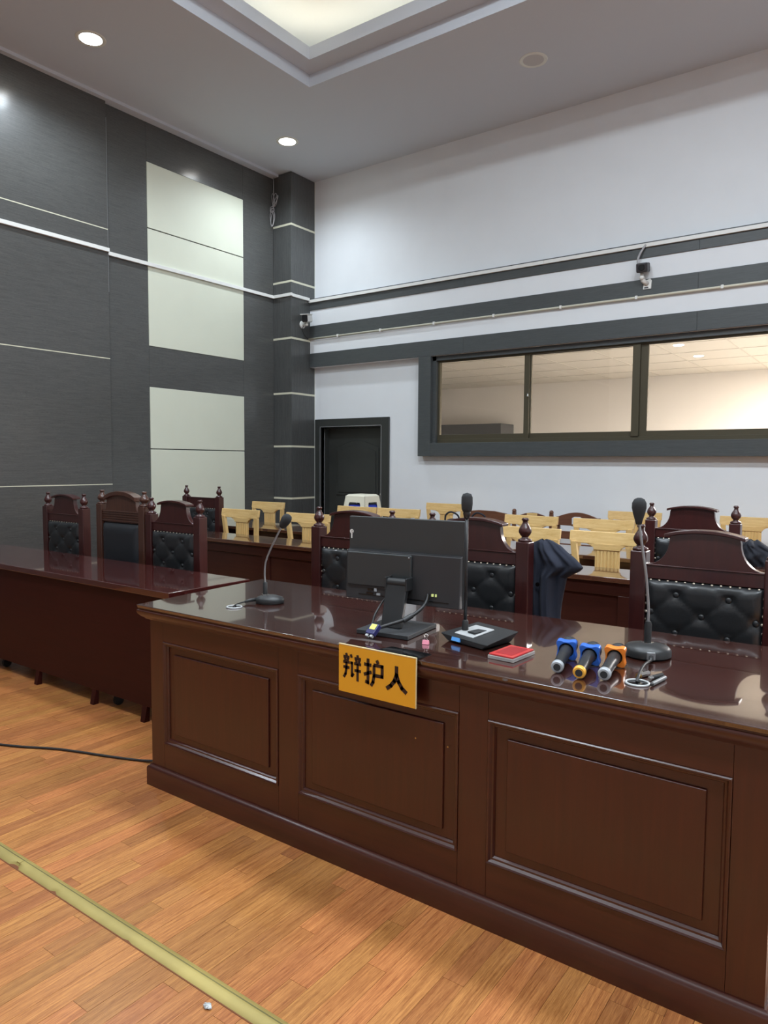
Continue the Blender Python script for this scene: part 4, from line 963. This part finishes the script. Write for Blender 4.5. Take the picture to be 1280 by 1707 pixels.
Mx = TR((-0.028, -0.0825, 0.0155), rx=-0.3)
MB().box(-0.019, 0.019, -0.0025, 0.003, -0.007, 0.007, Mx).build('display', 'lcd_blue', bs)
MB().lathe([(0.0001, 0.036), (0.012, 0.036), (0.011, 0.066), (0.007, 0.072), (0.0001, 0.072)], (-0.045, -0.02, 0), 14).build('collar', 'black_plastic', t, smooth=True, auto=40)
MB().tube([(-0.045, -0.02, 0.07), (-0.045, -0.02, 0.25), (-0.045, -0.02, 0.435)], 0.0058, 8).build('gooseneck', 'black_plastic', t, smooth=True)
MB().lathe([(0.0001, 0.42), (0.009, 0.425), (0.013, 0.44), (0.012, 0.452), (0.0001, 0.455)], (-0.045, -0.02, 0), 14).build('capsule', 'black_plastic', t, smooth=True)
MB().lathe([(0.0001, 0.445), (0.014, 0.447), (0.018, 0.455), (0.0195, 0.475), (0.019, 0.497), (0.014, 0.508), (0.0001, 0.512)], (-0.045, -0.02, 0), 18).build('foam_head', 'foam', t, smooth=True)

# microphone with round base
t = thing('gooseneck_microphone', (-0.653, 2.345, Z), 0, 'gooseneck microphone with wide round base and long foam head on desk', 'microphone')
MB().lathe([(0.0001, 0), (0.066, 0), (0.073, 0.005), (0.073, 0.022), (0.064, 0.033), (0.025, 0.043), (0.0001, 0.044)], seg=32).build('base', 'black_plastic', t, smooth=True, auto=50)
MB().lathe([(0.0001, 0.038), (0.019, 0.038), (0.019, 0.045), (0.0001, 0.047)], seg=18).build('base_ring', 'chrome', t, smooth=True, auto=40)
MB().lathe([(0.0001, 0.045), (0.0115, 0.045), (0.0115, 0.10), (0.008, 0.112), (0.0001, 0.112)], seg=14).build('collar', 'black_plastic', t, smooth=True, auto=40)
MB().tube(catmull([(0, 0, 0.108), (-0.001, 0, 0.16), (-0.010, -0.004, 0.26), (-0.025, -0.01, 0.36), (-0.035, -0.012, 0.43)]), 0.0045, 8).build('gooseneck', 'grey_metal', t, smooth=True)
MB().lathe([(0.0001, 0.42), (0.009, 0.422), (0.012, 0.435), (0.018, 0.455), (0.0225, 0.475), (0.022, 0.490), (0.016, 0.502), (0.006, 0.507), (0.0001, 0.507)], (-0.036, -0.012, 0), 18).build('foam_head', 'foam', t, smooth=True)
Mx = TR((0.030, -0.066, 0.016), rz=0.42)
MB().box(-0.013, 0.013, -0.004, 0.006, -0.011, 0.013, Mx).build('socket', 'grey_metal', t, bevel=0.002)
MB().tube([(0.031, -0.066, 0.015), (0.036, -0.085, 0.012), (0.038, -0.10, 0.011)], [0.007, 0.0065, 0.005], 10).build('plug', 'black_plastic', t, smooth=True)
MB().tube(catmull([(0.038, -0.098, 0.011), (0.045, -0.15, 0.02), (0.05, -0.22, 0.022), (0.058, -0.29, 0.012), (0.062, -0.315, 0.002)]), 0.0045, 8).build('lead', 'cable_black', t, smooth=True)
# loose plugs and a pen cap by the grommet
t = thing('audio_plug', (-0.598, 2.10, Z+0.008), 0, 'short audio plug with brass tip lying by the grommet', 'plug')
MB().tube([(0, -0.022, 0), (0.012, 0.02, 0)], 0.008, 12).build('sleeve', 'chrome', t, smooth=True, auto=50)
MB().tube([(-0.003, -0.03, 0), (0, -0.021, 0)], 0.0075, 12).build('tip', 'brass', t, smooth=True, auto=50)
t = thing('audio_plug', (-0.564, 2.105, Z+0.007), 0, 'short chrome and black audio plug lying by the grommet', 'plug')
MB().tube([(0, -0.025, 0), (0.016, 0.02, 0)], 0.007, 12).build('sleeve', 'black_plastic', t, smooth=True, auto=50)
MB().tube([(-0.003, -0.033, 0), (0, -0.024, 0)], 0.0072, 12).build('tip', 'chrome', t, smooth=True, auto=50)
t = thing('pen', (-0.548, 2.07, Z+0.006), 0, 'short grey pen lying beside the grommet', 'pen')
MB().tube([(0, -0.045, 0), (0.012, 0.04, 0)], 0.006, 12).build('barrel', 'grey_metal', t, smooth=True, auto=50)
MB().tube([(-0.001, -0.052, 0), (0, -0.044, 0)], [0.003, 0.005], 10).build('tip', 'black_plastic', t, smooth=True)

# ink pad
t = thing('ink_pad', (-0.998, 2.073, Z), math.radians(-4), 'red ink pad in a clear plastic box on desk', 'ink pad')
MB().box(-0.046, 0.046, -0.07, 0.07, 0, 0.011).build('clear_tray', 'clear_edge', t, bevel=0.002)
MB().box(-0.043, 0.043, -0.067, 0.067, 0.011, 0.017).build('lid', 'ink_red', t, bevel=0.002)
MB().box(-0.03, 0.03, -0.05, 0.05, 0.017, 0.0175).build('pad', 'ink_red_dark', t)
# binder clip
t = thing('binder_clip', (-1.298, 2.035, Z), math.radians(15), 'small pink binder clip standing beside the monitor base', 'clip')
MB().prism([(-0.0075, 0), (0.0075, 0), (0.002, 0.014), (-0.002, 0.014)], 'yz', -0.0115, 0.0115).build('body', 'pink', t, bevel=0.0012)
MB().tube(catmull([(-0.008, 0, 0.013), (-0.004, 0, 0.018), (-0.004, 0, 0.024), (-0.008, 0, 0.030), (0, 0, 0.034), (0.008, 0, 0.030), (0.004, 0, 0.024), (0.004, 0, 0.018), (0.008, 0, 0.013)]), 0.0014, 6).build('wire_handle', 'chrome', t, smooth=True)

# three wireless microphones with anti roll rings
def wireless(x, y, tx, ty, ring, endc, label):
    d = Vector((tx-x, ty-y, 0)); rz = math.atan2(-d.x, d.y)
    t = thing('wireless_microphone', (x, y, Z), rz, label, 'microphone')    # local +Y runs from the tail to the head
    tilt = math.radians(4.5); r0 = 0.0185
    M_ = TR((0, 0, r0+0.001), rx=-PI/2+tilt)       # local Z of the lathe along +Y, slightly rising
    body = MB().lathe([(0.0001, 0.0), (0.016, 0.0), (0.0165, 0.006), (0.0165, 0.06), (0.0175, 0.10), (0.0185, 0.16), (0.021, 0.178), (0.0001, 0.178)], seg=24, M=M_).build('handle', 'black_plastic', t, smooth=True, auto=40)
    MB().lathe([(0.0001, -0.007), (0.0105, -0.007), (0.0105, -0.0075), (0.0155, -0.007), (0.0185, -0.002), (0.0185, 0.008), (0.0165, 0.010), (0.0001, 0.010)], seg=24, M=M_).build('tail_ring', endc, t, smooth=True, auto=50)
    MB().lathe([(0.0001, -0.0085), (0.0105, -0.0085), (0.0105, -0.004), (0.0001, -0.004)], seg=20, M=M_).build('tail_cap', 'black_matte', t)
    MB().lathe([(0.0001, 0.176), (0.022, 0.178), (0.0255, 0.190), (0.0265, 0.205), (0.024, 0.222), (0.016, 0.236), (0.0001, 0.242)], seg=24, M=M_).build('grille', 'black_matte', t, smooth=True)
    MB().lathe([(0.0262, 0.196), (0.0275, 0.199), (0.0275, 0.207), (0.0262, 0.21)], seg=24, M=M_).build('grille_band', 'black_plastic', t, smooth=True)
    # four lobed ring
    n = 64; outer = []; inner = []
    for i in range(n):
        a = 2*PI*i/n+PI/4; c4 = math.cos(4*a)
        R_ = 0.0275+0.0125*((1-c4)/2)**1.7
        outer.append((R_*math.cos(a), R_*math.sin(a))); inner.append((0.0225*math.cos(a), 0.0225*math.sin(a)))
    vs = []; fs = []
    Mr = M_
    for (zz, sc_) in ((0.150, 1.0), (0.178, 1.0)):
        for p in outer: vs.append(Mr @ Vector((p[0]*sc_, p[1]*sc_, zz)))
        for p in inner: vs.append(Mr @ Vector((p[0], p[1], zz)))
    for i in range(n):
        j = (i+1) % n
        fs += [(i, j, n+j, n+i), (2*n+i, 3*n+i, 3*n+j, 2*n+j), (i, 2*n+i, 2*n+j, j), (n+i, n+j, 3*n+j, 3*n+i)]
    o = MB().add(vs, fs).build('anti_roll_ring', ring, t, bevel=0.002)
    return t
wireless(-0.808, 1.985, -0.866, 2.25, 'blue_ring', 'grey_ring', 'black wireless microphone with blue anti-roll ring and grey tail ring')
wireless(-0.735, 1.968, -0.783, 2.25, 'blue_ring', 'amber_ring', 'black wireless microphone with blue anti-roll ring and amber tail ring')
wireless(-0.672, 1.995, -0.707, 2.25, 'orange_ring', 'grey_ring', 'black wireless microphone with orange anti-roll ring')

# ------------------------------------------------------------------ floor things
t = thing('threshold_strip', (-2.0, 1.222, 0), 0, 'worn brass threshold strip across the laminate floor', 'strip')
yn0, yn1 = 1.195, 1.25
seams = [XL+0.1, -4.4, -2.425, 0.4, 2.6]
def strip_piece(x0, x1, gaps):
    # bowed cross-section with bites out of the near edge
    N = max(8, int((x1-x0)/0.02)); vs = []; fs = []
    for i in range(N+1):
        x = x0+(x1-x0)*i/N; bite = 0
        for gx_, gw, gd in gaps:
            if abs(x-gx_) < gw: bite = gd
        ys = [yn0+bite, yn0+0.006+bite, 1.212, 1.222, 1.232, yn1-0.006, yn1]; zs = [0.0005, 0.006, 0.0105, 0.012, 0.0105, 0.006, 0.0005]
        for y, z in zip(ys, zs): vs.append((x, y, z))
    k = 7
    for i in range(N):
        for j in range(k-1): fs.append((i*k+j, i*k+k+j, i*k+k+j+1, i*k+j+1))
        fs.append((i*k, i*k+k-1, i*k+2*k-1, i*k+k))
    fs.append(tuple(range(k))); fs.append(tuple(N*k+j for j in range(k))[::-1])
    return MB().add(vs, fs)
for a, c in zip(seams, seams[1:]):
    strip_piece(a+0.001, c-0.001, [(-2.44, 0.02, 0.012), (-2.19, 0.012, 0.008), (-1.78, 0.008, 0.004)]).build('strip_length', 'brass_strip', t, world=True, smooth=True, auto=50)
MB().box(XL+0.1, 2.6, 1.2275, 1.2305, 0.0105, 0.0118).build('wear_line', 'brass_worn', t, world=True)
MB().box(XL+0.1, 2.6, yn0-0.003, yn0+0.01, -0.0005, 0.0012).build('shadow_gap_filler', 'floor_gap', t, world=True)
tag(MB().tube(catmull([(-5.2, 1.1, 0.006), (-4.3, 1.42, 0.006), (-3.552, 1.695, 0.006), (-3.27, 1.835, 0.006), (-3.0, 1.93, 0.006), (-2.82, 2.0, 0.007), (-2.66, 2.06, 0.03), (-2.625, 2.075, 0.045)]), 0.006, 8).build('floor_cable', 'cable_black', smooth=True), 'black cable lying across the floor into the side of the desk', 'cable')
m = MB(); rnd = random.Random(3)
def crumple(u, v):
    a = 2*PI*u; b_ = PI*v; r = 1+0.35*math.sin(5*a+7*b_)+0.2*math.cos(9*a-4*b_)
    return (-1.395+0.012*r*math.cos(a)*math.sin(b_), 1.165+0.008*r*math.sin(a)*math.sin(b_), 0.005+0.0045*math.cos(b_))
tag(MB().grid(crumple, 14, 8).build('plastic_scrap', 'silver_plastic'), 'tiny crumpled clear plastic scrap on the floor by the brass strip', 'scrap')
